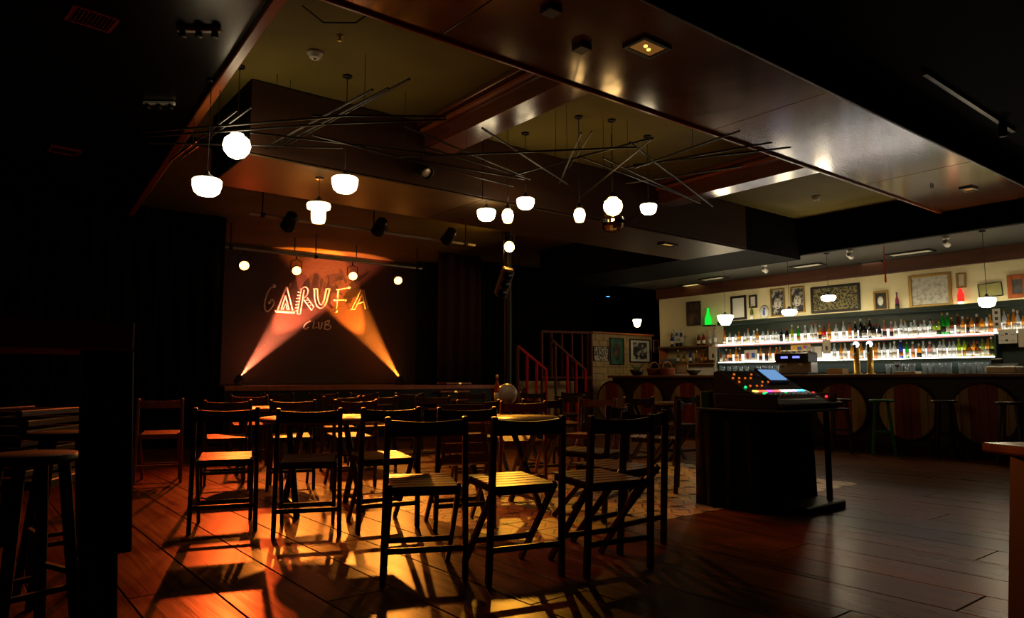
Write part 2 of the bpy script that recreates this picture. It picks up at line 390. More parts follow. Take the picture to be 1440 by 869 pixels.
# ---- sign
SYW = 14.59; SYL = 14.53
def sg(q): return P(350 + q[0] / 7.2, 380 + q[1] / 7.2, Y=SYL)
def spath(pts, sub=3, curve=False):
    v = [sg(p) for p in pts]
    if not curve or len(v) < 3: return v
    out = []
    for i in range(len(v) - 1):
        p0, p1, p2, p3 = v[max(0, i - 1)], v[i], v[i + 1], v[min(len(v) - 1, i + 2)]
        for k in range(sub):
            t = k / sub
            out.append(.5 * ((2 * p1) + (p2 - p0) * t + (2 * p0 - 5 * p1 + 4 * p2 - p3) * t * t + (3 * p1 - p0 - 3 * p2 + p3) * t ** 3))
    return out + [v[-1]]
sign = thing('wall_sign', 'hand-drawn lettering GARUFA CLUB mounted on the stage backdrop', 'sign', (0, 0, 0))
RS = .017
def letter(strokes, balls=(), r=RS):
    m = MB()
    for s in strokes:
        cv = s[0] == 'c'; pts = s[1:] if cv else s
        m.tube(spath(pts, 4, cv), r, 6)
    for (x, y, k) in balls: m.ball(sg((x, y)), k, 10)
    q = sg(strokes[0][1] if strokes[0][0] == 'c' else strokes[0][0])
    m.bar(q + Vector((0, .0, 0)), q + Vector((0, SYW - .001 - SYL, 0)), .012, .012)
    q = sg(strokes[-1][-1]); m.bar(q, q + Vector((0, SYW - .001 - SYL, 0)), .012, .012)
    return m.build('letter', M['letters'], sign)
letter([['c', (252, 160), (225, 172), (190, 222), (165, 290), (157, 350), (165, 400), (187, 415), (218, 393), (248, 345), (245, 305), (226, 300), (207, 325)]], [(252, 160, .045), (207, 325, .035)])
letter([[(380, 165), (290, 408)], [(388, 170), (446, 410)], [(262, 408), (468, 422)], [(372, 258), (328, 400)], [(374, 262), (408, 402)], [(345, 400), (372, 330), (392, 402)], [(270, 418), (460, 432)]])
letter([[(532, 188), (492, 440)], [(562, 200), (522, 440)], [(492, 440), (522, 440)], ['c', (532, 188), (566, 166), (598, 188), (598, 236), (562, 278), (548, 284)],
        [(548, 284), (636, 402)], [(592, 276), (660, 370)], [(636, 402), (660, 370)], [(566, 308), (604, 292)], [(586, 334), (622, 316)], [(606, 360), (640, 342)],
        [(528, 215), (498, 222)], [(522, 245), (494, 254)], [(516, 275), (484, 286)], [(512, 305), (480, 318)], [(506, 335), (476, 350)], [(502, 365), (474, 382)], [(498, 395), (474, 412)]])
letter([['c', (664, 186), (668, 280), (688, 355), (730, 382), (774, 345), (800, 262), (818, 186)], ['c', (694, 186), (698, 268), (716, 335), (738, 345), (760, 300), (774, 240), (786, 186)], [(664, 186), (694, 186)], [(786, 186), (818, 186)]])
letter([[(908, 188), (880, 412)], [(888, 196), (1012, 174)], [(866, 302), (984, 296)]], [(1016, 172, .035), (882, 412, .04), (976, 300, .03), (866, 300, .025)])
letter([[(1034, 396), (1132, 196), (1146, 214), (1160, 196), (1206, 384), (1180, 392), (1148, 230), (1070, 392), (1034, 396)], [(1086, 340), (1160, 318)]])
letter([['c', (625, 512), (585, 535), (558, 572), (572, 597), (606, 578)]], r=.014)
letter([[(662, 520), (646, 590), (692, 580)]], r=.014)
letter([['c', (706, 528), (710, 585), (728, 588), (742, 530)]], r=.014)
letter([[(774, 522), (766, 594)], ['c', (774, 522), (812, 512), (806, 540), (772, 552)], ['c', (772, 552), (830, 566), (808, 600), (766, 594)]], r=.014)
# ---- pipes and lanterns
def pipe(label, a, b, drops):
    t = thing('lighting_pipe', label, 'pipe', a)
    a = Vector(a); b = Vector(b)
    MB().tube([Vector((0, 0, 0)), b - a], .024, 10).build('tube', M['pipe'], t)
    for f in drops:
        q = (b - a) * f
        MB().tube([q + Vector((0, 0, .0)), q + Vector((0, 0, ZC - a.z))], .01, 6).build('hanger', M['metal'], t)
        MB().tube([q - (b - a).normalized() * .03, q + (b - a).normalized() * .03], .036, 10).build('clamp', M['metal'], t)
    return t
pipe('scaffold pipe hung in front of the stage opening', (3.2, 10.15, 3.42), (7.15, 10.15, 3.42), (.05, .5, .95))
pipe('upstage lighting pipe carrying the four lit spotlights', (3.6, 12.7, 3.36), (7.6, 12.7, 3.36), (.03, .42, .97))
bat = MB().box((5.75, 13.3, 3.5), (2.0, .05, .07), bev=.01).build('batten', M['pipe'])
tag(bat, 'pale metal batten bar behind the upstage lighting pipe', 'batten')
MB().tube([(5.1, 13.3, 3.52), (5.1, 13.3, ZC)], .01, 6).build('hanger', M['metal'], bat); MB().tube([(6.4, 13.3, 3.52), (6.4, 13.3, ZC)], .01, 6).build('hanger', M['metal'], bat)
def par(name, label, loc, aim, top, lit=None, group=None, r=.075, L=.2, hot=None):
    """theatre par can: can, lens, yoke; loc = lens centre"""
    t = thing(name, label, 'spotlight', loc, 0, group)
    d = (Vector(aim) - Vector(loc)).normalized(); m = d.to_track_quat('Z', 'Y').to_matrix()
    MB().lathe([(r * .55, -L), (r * .8, -L * .95), (r * .92, -L * .6), (r, -.01), (r * 1.08, .0), (r * 1.08, .02), (r * .98, .02), (r * .95, -.012)], 18, m=m).build('can', M['metal'], t)
    ln = MB().lathe([(.001, .004), (r * .6, .0025), (r * .95, -.008)], 18, m=m).build('lens', lit or M['steel'], t)
    c = -d * (L * .5); up = Vector((0, 0, 1)); sd = d.cross(up).normalized() if abs(d.z) < .99 else Vector((1, 0, 0))
    hgt = top - loc[2]
    cy = Vector((c.x, c.y, 0))
    MB().tube([c + sd * (r + .012), cy + sd * (r + .012) + Vector((0, 0, hgt * .6)), cy + Vector((0, 0, hgt * .72)), cy - sd * (r + .012) + Vector((0, 0, hgt * .6)), c - sd * (r + .012)], .009, 6).build('yoke', M['metal'], t)
    MB().tube([cy + Vector((0, 0, hgt * .7)), cy + Vector((0, 0, hgt))], .012, 6).build('clamp', M['metal'], t)
    return t
PARX = [3.94, 4.89, 6.01, 7.0]
PARAIM = [(1.9, 4.6, 0), (2.7, 4.4, 0), (3.2, 4.6, 0), (4.2, 4.6, 0)]
names4 = ['lit orange stage spotlight nearest the black side curtain', 'lit orange stage spotlight above the letter A of the sign', 'lit orange stage spotlight above the letter F of the sign', 'lit orange stage spotlight at the end of the pipe nearest the brown drape']
for x, ai, lb, pc, pk in zip(PARX, PARAIM, names4, PAR_COL, (1.15, 1.0, .7, .6)):
    par('stage_spotlight', lb, (x, 12.62, 3.05), ai, 3.36, M['bulb_par'], 'lit spotlights on the upstage pipe', .085, .2)
    d = (Vector(ai) - Vector((x, 12.62, 3.05))).normalized()
    lamp('SPOT', 'stage_spot_light', Vector((x, 12.62, 3.05)) + d * .06, pc, PAR_W * pk, ai, .05, 52, .75)
q = [P(405, 318, Y=10.1), P(531, 325, Y=10.1), P(628, 338, Y=10.1)]
for p_, lb in zip(q, ('unlit black spotlight on the front pipe nearest the side curtain', 'unlit black spotlight in the middle of the front pipe', 'unlit black spotlight at the far end of the front pipe')):
    par('front_spotlight', lb, p_, (p_.x + .3, 13.0, 1.6), 3.42, None, None, .1, .26)
p_ = P(600, 243, Y=6.26)
par('beam_spotlight', 'unlit black spotlight clamped to the front of the far ceiling beam', p_, (p_.x + .6, 4.0, 1.2), p_.z + .2, None, None, .07, .2)
# floor uplights that graze the backdrop
for (px, py, lb, tx) in ((337, 530, 'small floor spotlight by the side curtain throwing a beam up the backdrop', 444), (562, 536, 'small floor spotlight throwing a beam up the backdrop beside the steps', 472)):
    p0 = P(px, py, Y=14.05); p0.z = SZ + .17
    aim = P(tx, 405, Y=14.58)
    t = par('floor_spotlight', lb, p0, aim, SZ + .3, M['bulb_par'], None, .06, .13)
    for ch in list(t.children):
        if ch.name.startswith(('yoke', 'clamp')): bpy.data.objects.remove(ch)
    MB().box((0, 0, -.14), (.16, .12, .02), bev=.004).build('base', M['metal'], t)
    MB().box((-.08, 0, -.07), (.01, .03, .14)).build('bracket', M['metal'], t); MB().box((.08, 0, -.07), (.01, .03, .14)).build('bracket', M['metal'], t)
    d = (aim - p0).normalized()
    lamp('SPOT', 'floor_spot_light', p0 + d * .04, (1.0, .20, .09) if px < 400 else (1.0, .21, .02), BEAM_W, aim, .02, 26, .5)
hz = bpy.data.materials.new('stage_haze'); hz.use_nodes = True; hz.node_tree.nodes.clear()
v_ = hz.node_tree.nodes.new('ShaderNodeVolumeScatter'); v_.inputs['Density'].default_value = HAZE; v_.inputs['Color'].default_value = (1, .97, .93, 1)
o_ = hz.node_tree.nodes.new('ShaderNodeOutputMaterial'); hz.node_tree.links.new(v_.outputs[0], o_.inputs['Volume'])
hb = MB().box((6.0, 13.68, 2.36), (4.5, 1.70, 2.76)).build('stage_haze', hz); tag(hb, 'thin haze hanging in front of the stage backdrop showing two orange beams', 'haze', None, 'stuff')
# amber lamp and hanging loudspeaker on the column
pl = P(716, 346, Y=9.9)
col = MB().lathe([(.075, 0), (.075, .02), (.07, .03), (.07, 3.77), (.075, 3.79)], 14, c=(8.05, 10.35, 0)).build('steel_column', M['dark'])
tag(col, 'slim black column below the amber lamp beside the stage', 'column')
t = par('amber_spotlight', 'lit amber spotlight above the hanging loudspeaker', pl, (3.0, 3.2, 0), 3.79, M['bulb_amber'], None, .09, .2)
d = (Vector((2.9, 3.0, 0)) - pl).normalized()
MB().ball(d * .10, .088, 16).build('bulb', glow('amber_bulb', (1.0, .50, .08), 60), t)
lamp('SPOT', 'amber_spot_light', pl + d * .25, AMBER_COL, AMBER_W, (4.6, 5.2, 0), .05, 62, .8)
sp = P(709, 397, Y=9.72)
t = thing('loudspeaker', 'narrow loudspeaker hanging tilted under the amber lamp', 'loudspeaker', sp, -.5)
rt = Matrix.Rotation(.42, 3, 'X') @ Matrix.Rotation(.25, 3, 'Y')
M['speaker'] = plain('speaker_brown', (.16, .09, .05), .5)
MB().box((0, 0, 0), (.2, .2, .52), rt, .02).build('cabinet', M['speaker'], t)
for zz in (-.16, 0, .16):
    MB().lathe([(.001, 0), (.04, .006), (.07, .02), (.08, .022)], 16, c=rt @ Vector((0, -.102, zz)), m=rt @ Matrix.Rotation(PI / 2, 3, 'X')).build('driver', M['metal'], t)
MB().tube([(0, .05, .2), (0, .10, .5), (0, .10, ZC - sp.z)], .014, 6).build('bracket', M['metal'], t)
# small platform steps beside the stage
t = thing('stage_steps', 'stepped wooden treads with lit edges beside the stage', 'steps', (0, 0, 0))
for k in range(4):
    z = .52 + .16 * k; x0 = P(568 + 19 * k, 551, d=14.2).x
    MB().box((x0 + .42 - .015 * k, 11.72 + .16 * k, z - .02), (.86 - .08 * k, .34, .04), bev=.006).build('tread', M['trim'], t)
    MB().box((x0 + .46, 11.76 + .16 * k, (z - .04) / 2), (.7, .26, z - .04)).build('riser_block', M['dark'], t)
    if k in (2, 3):
        MB().box((x0 + .40, 11.545 + .16 * k, z - .02), (.05, .012, .028)).build('marker', M['bulb_amber'] if False else glow('step_marker', (1, .55, .08), .7), t)

# ================================================================= STAIR AND RAILINGS, TILE WALL
t = thing('staircase', 'dark stair climbing to the stage behind the red handrail', 'stairs', (0, 0, 0))
for k in range(5):
    MB().box((9.7 - .3 * k - .15, 10.72, .18 * (k + .5)), (.3, .72, .18 * (k + 1) - .0) if False else (.3, .72, .18), bev=.004).build('step', M['brownpaint'], t)
    if k: MB().box((9.7 - .3 * k - .15, 10.72, .09 * k), (.28, .7, .18 * k)).build('step_support', M['dark'], t)
t = thing('stair_handrail', 'bright red sloping handrail with three balusters on the stair', 'handrail', (0, 0, 0))
YR = 10.33
tp, bt = P(728, 487, Y=YR), P(768, 520, Y=YR)
MB().bar(tp, bt, .05, .05, bev=.006).build('rail', M['redpaint'], t)
for f_ in (0, .32, .66, 1.0):
    q_ = tp.lerp(bt, f_); MB().bar((q_.x, YR, .0), q_, .055, .04, bev=.005).build('baluster', M['redpaint'] if f_ else M['brownpaint'], t)
t = thing('stair_handrail', 'dark red sloping handrail on the far side of the stair', 'handrail', (0, 0, 0))
YR2 = 11.02
tp, bt = P(776, 478, Y=YR2), P(823, 520, Y=YR2)
MB().bar(tp, bt, .05, .05, bev=.006).build('rail', M['brownpaint'], t)
for f_ in (.1, .45, .72, 1.0):
    q_ = tp.lerp(bt, f_); MB().bar((q_.x, YR2, .0), q_, .05, .04, bev=.005).build('baluster', M['redpaint'] if f_ > .3 else M['brownpaint'], t)
t = thing('landing_guardrail', 'brown guardrail with upright bars beside the ochre tiled wall', 'railing', (0, 0, 0))
YG = 11.15
for (x0_, y0_, x1_, y1_) in ((761, 466, 833, 468), (761, 531, 833, 531)):
    MB().bar(P(x0_, y0_, Y=YG), P(x1_, y1_, Y=YG), .06, .05, bev=.006).build('rail', M['brownpaint'], t)
for x_ in (762, 775, 790, 804, 818, 831):
    a = P(x_, 466.5, Y=YG); MB().bar((a.x, YG, 1.1 if 765 < x_ < 830 else 0), a, .06 if x_ in (775, 831) else .045, .045, bev=.005).build('baluster', M['brownpaint'], t)
# ochre tiled wall
YT = 11.25
xa = P(832, 500, Y=YT).x; ztop = P(840, 469, Y=YT).z
wt = struct('wall_back_low', MB().box(((xa + WX) / 2, YT + .09, ztop / 2), (WX - xa, .14, ztop)), M['grout'])
cols = 8; rows = 14; tw_ = (WX - xa) / cols; th_ = ztop / rows
for r_ in range(rows):
    for c_ in range(cols + (r_ % 2)):
        a = xa + tw_ * (c_ - .5 * (r_ % 2)); b = min(a + tw_, WX); a = max(a, xa)
        if b - a < .05: continue
        MB().box(((a + b) / 2, YT + .01 + random.uniform(-.003, .003), (r_ + .5) * th_), (b - a - .008, .03, th_ - .008), bev=.004).build('wall_tile', M['tilewall'], wt)
MB().box(((xa + WX) / 2, YT + .06, ztop + .02), (WX - xa + .04, .24, .04), bev=.005).build('wall_cap', M['trim'], wt)
M['w0'] = MB().box((10.2, YT + .06, .5), (1.6, .06, 1.05)).mesh('x', M['tilewall'])
lw = bpy.data.objects.new('wall_stair_low', M['w0']); C.objects.link(lw); lw['kind'] = 'structure'; lw.location = (.0, .45, 0)

def picture(label, wall, px, frame, artm, fw=.03, name='framed_picture', extra=None):
    """px = left, top, right, bottom on the wall plane; wall = ('X', value) or ('Y', value)"""
    kw = {wall[0]: wall[1]}
    a = P(px[0], (px[1] + px[3]) / 2, **kw); b = P(px[2], (px[1] + px[3]) / 2, **kw)
    m_ = P((px[0] + px[2]) / 2, (px[1] + px[3]) / 2, **kw)
    h = P((px[0] + px[2]) / 2, px[1], **kw).z - P((px[0] + px[2]) / 2, px[3], **kw).z; wd = (b - a).length
    rz = -PI / 2 if wall[0] == 'X' else 0
    t = thing(name, label, 'picture', m_, rz)
    f2 = MB()
    for s_ in (-1, 1):
        f2.box((s_ * (wd / 2 - fw / 2), -.015, 0), (fw, .03, h), bev=.005)
        f2.box((0, -.015, s_ * (h / 2 - fw / 2)), (wd - 2 * fw, .028, fw), bev=.005)
    f2.build('frame', frame, t)
    MB().box((0, -.006, 0), (wd - 2 * fw, .012, h - 2 * fw)).build('print', artm, t)
    if extra: extra(t, wd, h)
    return t
A = {}
A['mosaic'] = art('art_mosaic', [(.05, .04, .03), (.25, .2, .12), (.5, .42, .3)], 'voronoi', 22)
A['green'] = art('art_green', [(.01, .06, .035), (.03, .14, .08)], 'noise', 6)
A['bw'] = art('art_bw', [(.01, .01, .01), (.03, .03, .03), (.6, .58, .5)], 'noise', 9)
A['brown'] = art('art_brown', [(.015, .008, .006), (.05, .025, .015), (.16, .08, .04)], 'noise', 5)
A['gilt'] = art('art_gilt', [(.012, .016, .008), (.10, .09, .035), (.22, .18, .07)], 'voronoi', 26)
A['sketch'] = art('art_sketch', [(.26, .25, .21), (.42, .40, .34), (.48, .46, .38)], 'noise', 16)
A['cream'] = art('art_cream', [(.42, .36, .26), (.52, .46, .34)], 'noise', 6)
A['booklet'] = art('art_booklet', [(.26, .25, .07), (.40, .37, .14)], 'noise', 5)
A['gray'] = art('art_gray', [(.05, .05, .05), (.10, .10, .10)], 'noise', 8)
TW = ('Y', YT - .006)
picture('small mosaic picture nearest the railing on the ochre tiled wall', TW, (834, 487, 855, 508), M['dark'], A['mosaic'], .012)
def oval(t, wd, h): MB().lathe([(.001, .004), (wd * .22, .003), (wd * .24, 0)], 20, c=(0, -.014, 0), m=Matrix.Scale(1.7, 3, Vector((0, 0, 1))) @ Matrix.Rotation(PI / 2, 3, 'X')).build('figure', A['brown'], t)
picture('tall dark green picture with an oval figure on the tiled wall', TW, (857, 475, 877, 513), M['blackframe'], A['green'], .02, extra=oval)
def mats(t, wd, h): MB().box((0, -.014, 0), (wd * .66, .006, h * .72)).build('photo', A['bw'], t)
picture('black and white poster in a pale mount above the counter end', TW, (885, 477, 914, 510), M['blackframe'], M['paper'], .03, extra=mats)
picture('small dark picture in the corner of the tiled wall', TW, (918, 478, 926, 496), M['trim'], A['brown'], .02)
BW = ('X', WX - .004)
def face(t, wd, h):
    k = wd
    MB().lathe([(.001, .004), (k * .24, .003), (k * .26, 0)], 18, c=(0, -.014, -.02), m=Matrix.Scale(1.35, 3, Vector((0, 0, 1))) @ Matrix.Rotation(PI / 2, 3, 'X')).build('face', M['paper'], t)
    e = MB()
    for s_ in (-1, 1): e.box((s_ * k * .1, -.02, .03), (k * .1, .004, .018))
    e.box((0, -.02, -.10), (k * .13, .004, .016)); e.box((.01, -.02, -.03), (.012, .004, .07))
    e.build('features', M['blackframe'], t)
picture('dark brown portrait in a black frame beside the green bottle lamp', BW, (966, 424, 986, 458), M['blackframe'], A['brown'], .035)
picture('white certificate in a wide black frame above the bottle shelf', BW, (1028, 416, 1050, 450), M['blackframe'], M['paper'], .05)
picture('tiny white document in a black frame beside the certificate', BW, (1054, 415, 1065, 433), M['blackframe'], M['paper'], .035)
picture('gold-framed portrait of a face with dark curls', BW, (1084, 406, 1104, 445), M['gold'], A['bw'], .03, extra=face)
picture('gold-framed portrait beside the wide gilt panel', BW, (1112, 403, 1132, 440), M['gold'], A['bw'], .03, extra=face)
picture('wide dark framed panel of gilt texture behind a bar pendant', BW, (1140, 401, 1209, 439), M['blackframe'], A['gilt'], .045)
def blond(t, wd, h): MB().lathe([(.001, .004), (wd * .16, .003), (wd * .2, 0)], 18, c=(-.01, -.014, 0), m=Matrix.Scale(1.7, 3, Vector((0, 0, 1))) @ Matrix.Rotation(PI / 2, 3, 'X')).build('figure', M['paper'], t)
picture('small square portrait with pale hair beside the magenta bottle', BW, (1229, 409, 1250, 437), M['gold'], M['blackframe'], .035, extra=blond)
picture('large drawing in a gilt frame above the middle of the shelf', BW, (1278, 385, 1338, 432), M['gold'], A['sketch'], .05)
picture('little framed print above the red lamp', BW, (1345, 384, 1359, 405), M['gold'], A['cream'], .03)
picture('framed dark picture with brown mount at the end of the wall', BW, (1417, 386, 1446, 419), M['trim'], A['gray'], .07)
t = picture('green edged open booklet pinned behind the last bar pendant', BW, (1376, 398, 1410, 418), M['green'], A['booklet'], .012, name='pinned_booklet')
t.rotation_euler[1] = -.06
o = MB().lathe([(.001, .02), (.09, .018), (.11, .0)], 22, m=Matrix.Scale(1.3, 3, Vector((0, 0, 1))) @ Matrix.Rotation(PI / 2, 3, 'X')).build('oval_plaque', M['paper'])
o.location = P(1075, 438.5, **{'X': WX - .004}); o.rotation_euler = (0, 0, -PI / 2); tag(o, 'oval white plaque with a blue figure beside the gold portraits', 'plaque')
bf = MB(); bf.box((0, -.022, -.02), (.05, .006, .10)); bf.ball((.01, -.022, .06), .025, 8); bf.build('figure', plain('plaque_blue', (.03, .12, .5), .5), o)

# ================================================================= THE BAR
CT = 1.14
bar = thing('bar_counter', 'long dark bar counter with brown wooden top and round barrel panels', 'bar counter', (0, 0, 0))
Y0b, Y1b = 1.0, 10.55
MB().box((BX + .34, (Y0b + Y1b) / 2, (CT - .05) / 2), (.56, Y1b - Y0b, CT - .05)).build('front_panel', M['barwood'], bar)
MB().box((BX + .30, (Y0b + Y1b) / 2, CT - .025), (.74, Y1b - Y0b + .06, .05), bev=.01).build('counter_top', M['counter'], bar)
MB().box((BX + .03, (Y0b + Y1b) / 2, .06), (.06, Y1b - Y0b, .12), bev=.005).build('plinth', M['dark'], bar)
for k in range(9):
    yc = 2.68 + .985 * k
    ring = MB()
    bh = MB().lathe([(.40, 0), (.43, .0), (.43, .045), (.40, .045), (.40, 0)], 32, m=Matrix.Rotation(-PI / 2, 3, 'Y'), c=(BX + .065, yc, .60), cap=False).build('barrel_head', M['barwood'], bar)
    for j in range(7):
        y_a = -.40 + .8 * j / 7; y_b = y_a + .8 / 7 - .006; pts = []
        m = MB(); lo = []; hi = []
        for i in range(4):
            yy = y_a + (y_b - y_a) * i / 3; hh = math.sqrt(max(.0, .399 ** 2 - yy ** 2)); hi.append((yy, hh)); lo.append((yy, -hh))
        ring_ = lo + hi[::-1]; n_ = len(ring_)
        vs = [(BX + .03, yc + a_, .60 + b_) for a_, b_ in ring_] + [(BX + .06, yc + a_, .60 + b_) for a_, b_ in ring_]
        m.add(vs, [tuple(range(n_)), tuple(range(2 * n_ - 1, n_ - 1, -1))] + [(i, i + n_, (i + 1) % n_ + n_, (i + 1) % n_) for i in range(n_)])
        m.build('stave', M['stave_red'] if j in (2, 3, 4) else M['stave_beige'], bh)
# back bar
bb = thing('back_bar_shelving', 'dark green back bar with two glowing bottle shelves', 'shelving', (0, 0, 0))
Ys0, Ys1 = 4.06, 9.2; XS = 12.80; XW = WX - .01
ym, yl = (Ys0 + Ys1) / 2, Ys1 - Ys0
MB().box((XW - .02, (2.6 + Ys1) / 2, 1.70), (.04, Ys1 - 2.6, 1.02)).build('back_panel', M['green'], bb)
MB().box((XW - .13, (2.6 + Ys1) / 2, 2.225), (.26, Ys1 - 2.6, .035), bev=.005).build('top_ledge', M['green'], bb)
MB().box((XW - .20, (2.6 + Ys1) / 2, 2.252), (.03, Ys1 - 2.64, .018)).build('added_uplight', glow('added_uplight_glow', (1.0, .88, .60), 13), bb)  # added glowing strip, brightens the cream wall from below
MB().box((XW - .25, (2.6 + Ys1) / 2, 2.245), (.014, Ys1 - 2.6, .075)).build('uplight_hiding_lip', M['green'], bb)  # added lip that keeps the wall-brightening strip out of sight
for zz in (1.78, 1.41):
    y0_ = 2.6 if zz > 1.5 else Ys0; l_ = Ys1 - y0_; c_ = (Ys1 + y0_) / 2
    MB().box(((XS + XW) / 2 - .02, c_, zz - .02), (XW - XS - .04, l_, .03), bev=.003).build('shelf', M['green'], bb)
    MB().box((XW - .055, c_, zz + .088), (.03, l_ - .04, .17)).build('light_panel', M['led'], bb)
    MB().box((XS + .016, c_, zz + .003), (.012, l_ - .04, .016)).build('added_light_strip', M['addedfront'], bb)  # strip added along the shelf front to light the bottles
MB().box((XS - .005, ym, 1.762), (.014, yl, .028)).build('shelf_edge', M['lededge'], bb)
MB().box((XW - .2, c_, 1.368), (.04, yl - .1, .012)).build('added_light_strip', glow('glass_led', (1, .95, .88), 7), bb)  # hidden glowing strip added to brighten the beer glasses below
MB().box((XS - .005, ym, 1.381), (.014, yl, .054)).build('shelf_edge', M['green'], bb)
for yy in (Ys0, Ys1 - .02):
    MB().box(((XS + XW) / 2, yy, 1.46), (XW - XS - .02, .03, .6), bev=.004).build('side_panel', M['green'], bb)
MB().box(((XS + XW) / 2 - .1, (2.6 + Ys1) / 2, 1.10), (.52, Ys1 - 2.6, .05), bev=.006).build('back_counter', M['dark'], bb)
MB().box(((XS + XW) / 2 - .08, (2.6 + Ys1) / 2, .54), (.46, Ys1 - 2.6, 1.06)).build('cabinet', M['dark'], bb)

# bottles
def bottle_meshes(kind):
    if kind == 'slim': prof = [(.028, 0), (.034, .006), (.034, .17), (.030, .20), (.014, .235), (.012, .30), (.014, .302), (.014, .312)]; H = .312; lab = (.0345, .05, .13)
    elif kind == 'broad': prof = [(.038, 0), (.043, .006), (.043, .14), (.040, .165), (.016, .205), (.013, .255), (.016, .257), (.016, .268)]; H = .268; lab = (.0435, .035, .11)
    elif kind == 'tall': prof = [(.026, 0), (.031, .006), (.033, .20), (.026, .25), (.013, .29), (.012, .345), (.014, .347), (.014, .355)]; H = .355; lab = (.034, .06, .15)
    else: prof = [(.03, 0), (.033, .006), (.04, .10), (.034, .15), (.014, .185), (.012, .235), (.015, .237), (.015, .245)]; H = .245; lab = (.041, .05, .11)
    return prof, H, lab
bm_cache = {}
LABELM = [plain('label_cream', (.6, .55, .42), .6, 0, .2, 0, 40, .3), plain('label_black', (.03, .025, .02), .6, 0, .2, 0, 40, .5), plain('label_orange', (.5, .2, .05), .6, 0, .2, 0, 40, .3), plain('label_white', (.7, .7, .66), .6, 0, .2, 0, 40, .15)]
CAPM = [plain('cap_dark', (.02, .02, .02), .4), plain('cap_gold', (.45, .3, .08), .35, .8), plain('cap_red', (.35, .03, .02), .4), plain('cap_white', (.6, .6, .55), .5)]
def bottle(kind, col, loc, label, group, lm, cm, sc=1.0):
    prof, H, lab = bottle_meshes(kind)
    k = (kind, col)
    if k not in bm_cache: bm_cache[k] = MB().lathe(prof, 12).mesh('bottle', M['g_' + col])
    if ('lab', kind, lm) not in bm_cache: bm_cache[('lab', kind, lm)] = MB().lathe([(lab[0], lab[1]), (lab[0] + .0008, lab[1] + .001), (lab[0] + .0008, lab[2])], 12).mesh('paper_label', LABELM[lm])
    if ('cap', kind, cm) not in bm_cache: bm_cache[('cap', kind, cm)] = MB().lathe([(.016, H - .03), (.0165, H - .028), (.0165, H + .008), (.012, H + .011)], 10).mesh('stopper', CAPM[cm])
    o = inst('bottle', bm_cache[k], None, loc, random.uniform(0, 6)); o.scale = (sc, sc, sc)
    tag(o, label, 'bottle', group)
    inst('paper_label', bm_cache[('lab', kind, lm)], o); inst('stopper', bm_cache[('cap', kind, cm)], o)
    return o
def shelf_row(z, X, zones, where, step=6.8):
    uniq = {}
    for (xa_, xb_, cols_, kinds) in zones:
        n_ = max(1, round((xb_ - xa_) / step))
        for i in range(n_):
            px = xa_ + (xb_ - xa_) * (i + .5) / n_
            c_ = cols_[i % len(cols_)]; k_ = random.choice(kinds)
            p_ = P(px, 480, X=X); y = p_.y
            uniq.setdefault(c_, []).append((k_, y, X + (.02 if i % 2 else -.02)))
    for c_, lst in uniq.items():
        word = {'g': c_}.get('g', c_); word = {'dark': 'near-black', 'lime': 'yellow-green', 'green': 'bright green', 'olive': 'olive green', 'amber': 'amber spirit', 'pink': 'pink-tinted', 'clear': 'clear glass'}.get(c_, c_)
        for (k_, y, X_) in lst:
            lb = f'{word} bottle standing on the {where}'
            bottle(k_, c_, (X_ + random.uniform(-.006, .006), y, z), lb, f'{word} bottles on the {where}' if len(lst) > 1 else None, random.choice((0, 0, 1, 2, 3)) if c_ != 'clear' else random.choice((3, 3, 0)), random.randrange(4), random.uniform(.92, 1.06))
SL = ['slim', 'broad', 'slim']
shelf_row(1.7765, 12.90, [
    (1016, 1024, ['amber', 'clear'], SL), (1024, 1076, ['clear', 'clear', 'amber', 'clear'], SL), (1078, 1096, ['clear'], ['broad', 'slim']), (1096, 1110, ['dark'], SL),
    (1111, 1119, ['lime'], ['tall']), (1120, 1128, ['green'], ['slim']), (1130, 1152, ['clear'], ['tall', 'slim']), (1152, 1157, ['amber'], ['slim']), (1157, 1163, ['red'], ['broad']),
    (1163, 1180, ['amber', 'clear'], SL), (1183, 1193, ['clear'], ['tall']), (1193, 1200, ['orange'], ['slim']), (1201, 1240, ['dark'], ['tall', 'broad']), (1241, 1258, ['pink'], ['slim']),
    (1258, 1312, ['clear'], SL), (1312, 1324, ['olive'], ['broad']), (1325, 1336, ['green'], ['tall']), (1337, 1352, ['brown'], ['tall', 'slim']), (1353, 1378, ['amber', 'brown'], SL),
    (1380, 1398, ['amber', 'clear'], SL), (1404, 1444, ['amber', 'clear', 'amber'], ['slim', 'tall'])], 'upper glowing shelf')
shelf_row(1.4065, 12.90, [
    (1010, 1044, ['amber', 'brown', 'amber'], ['slim', 'broad']), (1066, 1108, ['amber', 'brown', 'amber', 'orange'], SL), (1170, 1200, ['clear', 'amber'], SL), (1208, 1240, ['amber', 'clear', 'brown'], SL),
    (1240, 1262, ['clear'], ['slim']), (1263, 1271, ['blue'], ['slim']), (1272, 1279, ['green'], ['slim']), (1280, 1310, ['pink', 'amber', 'clear'], SL), (1310, 1345, ['clear'], SL),
    (1346, 1358, ['lime'], ['slim']), (1359, 1378, ['brown', 'amber'], SL), (1379, 1398, ['olive', 'amber'], SL)], 'lower glowing shelf')
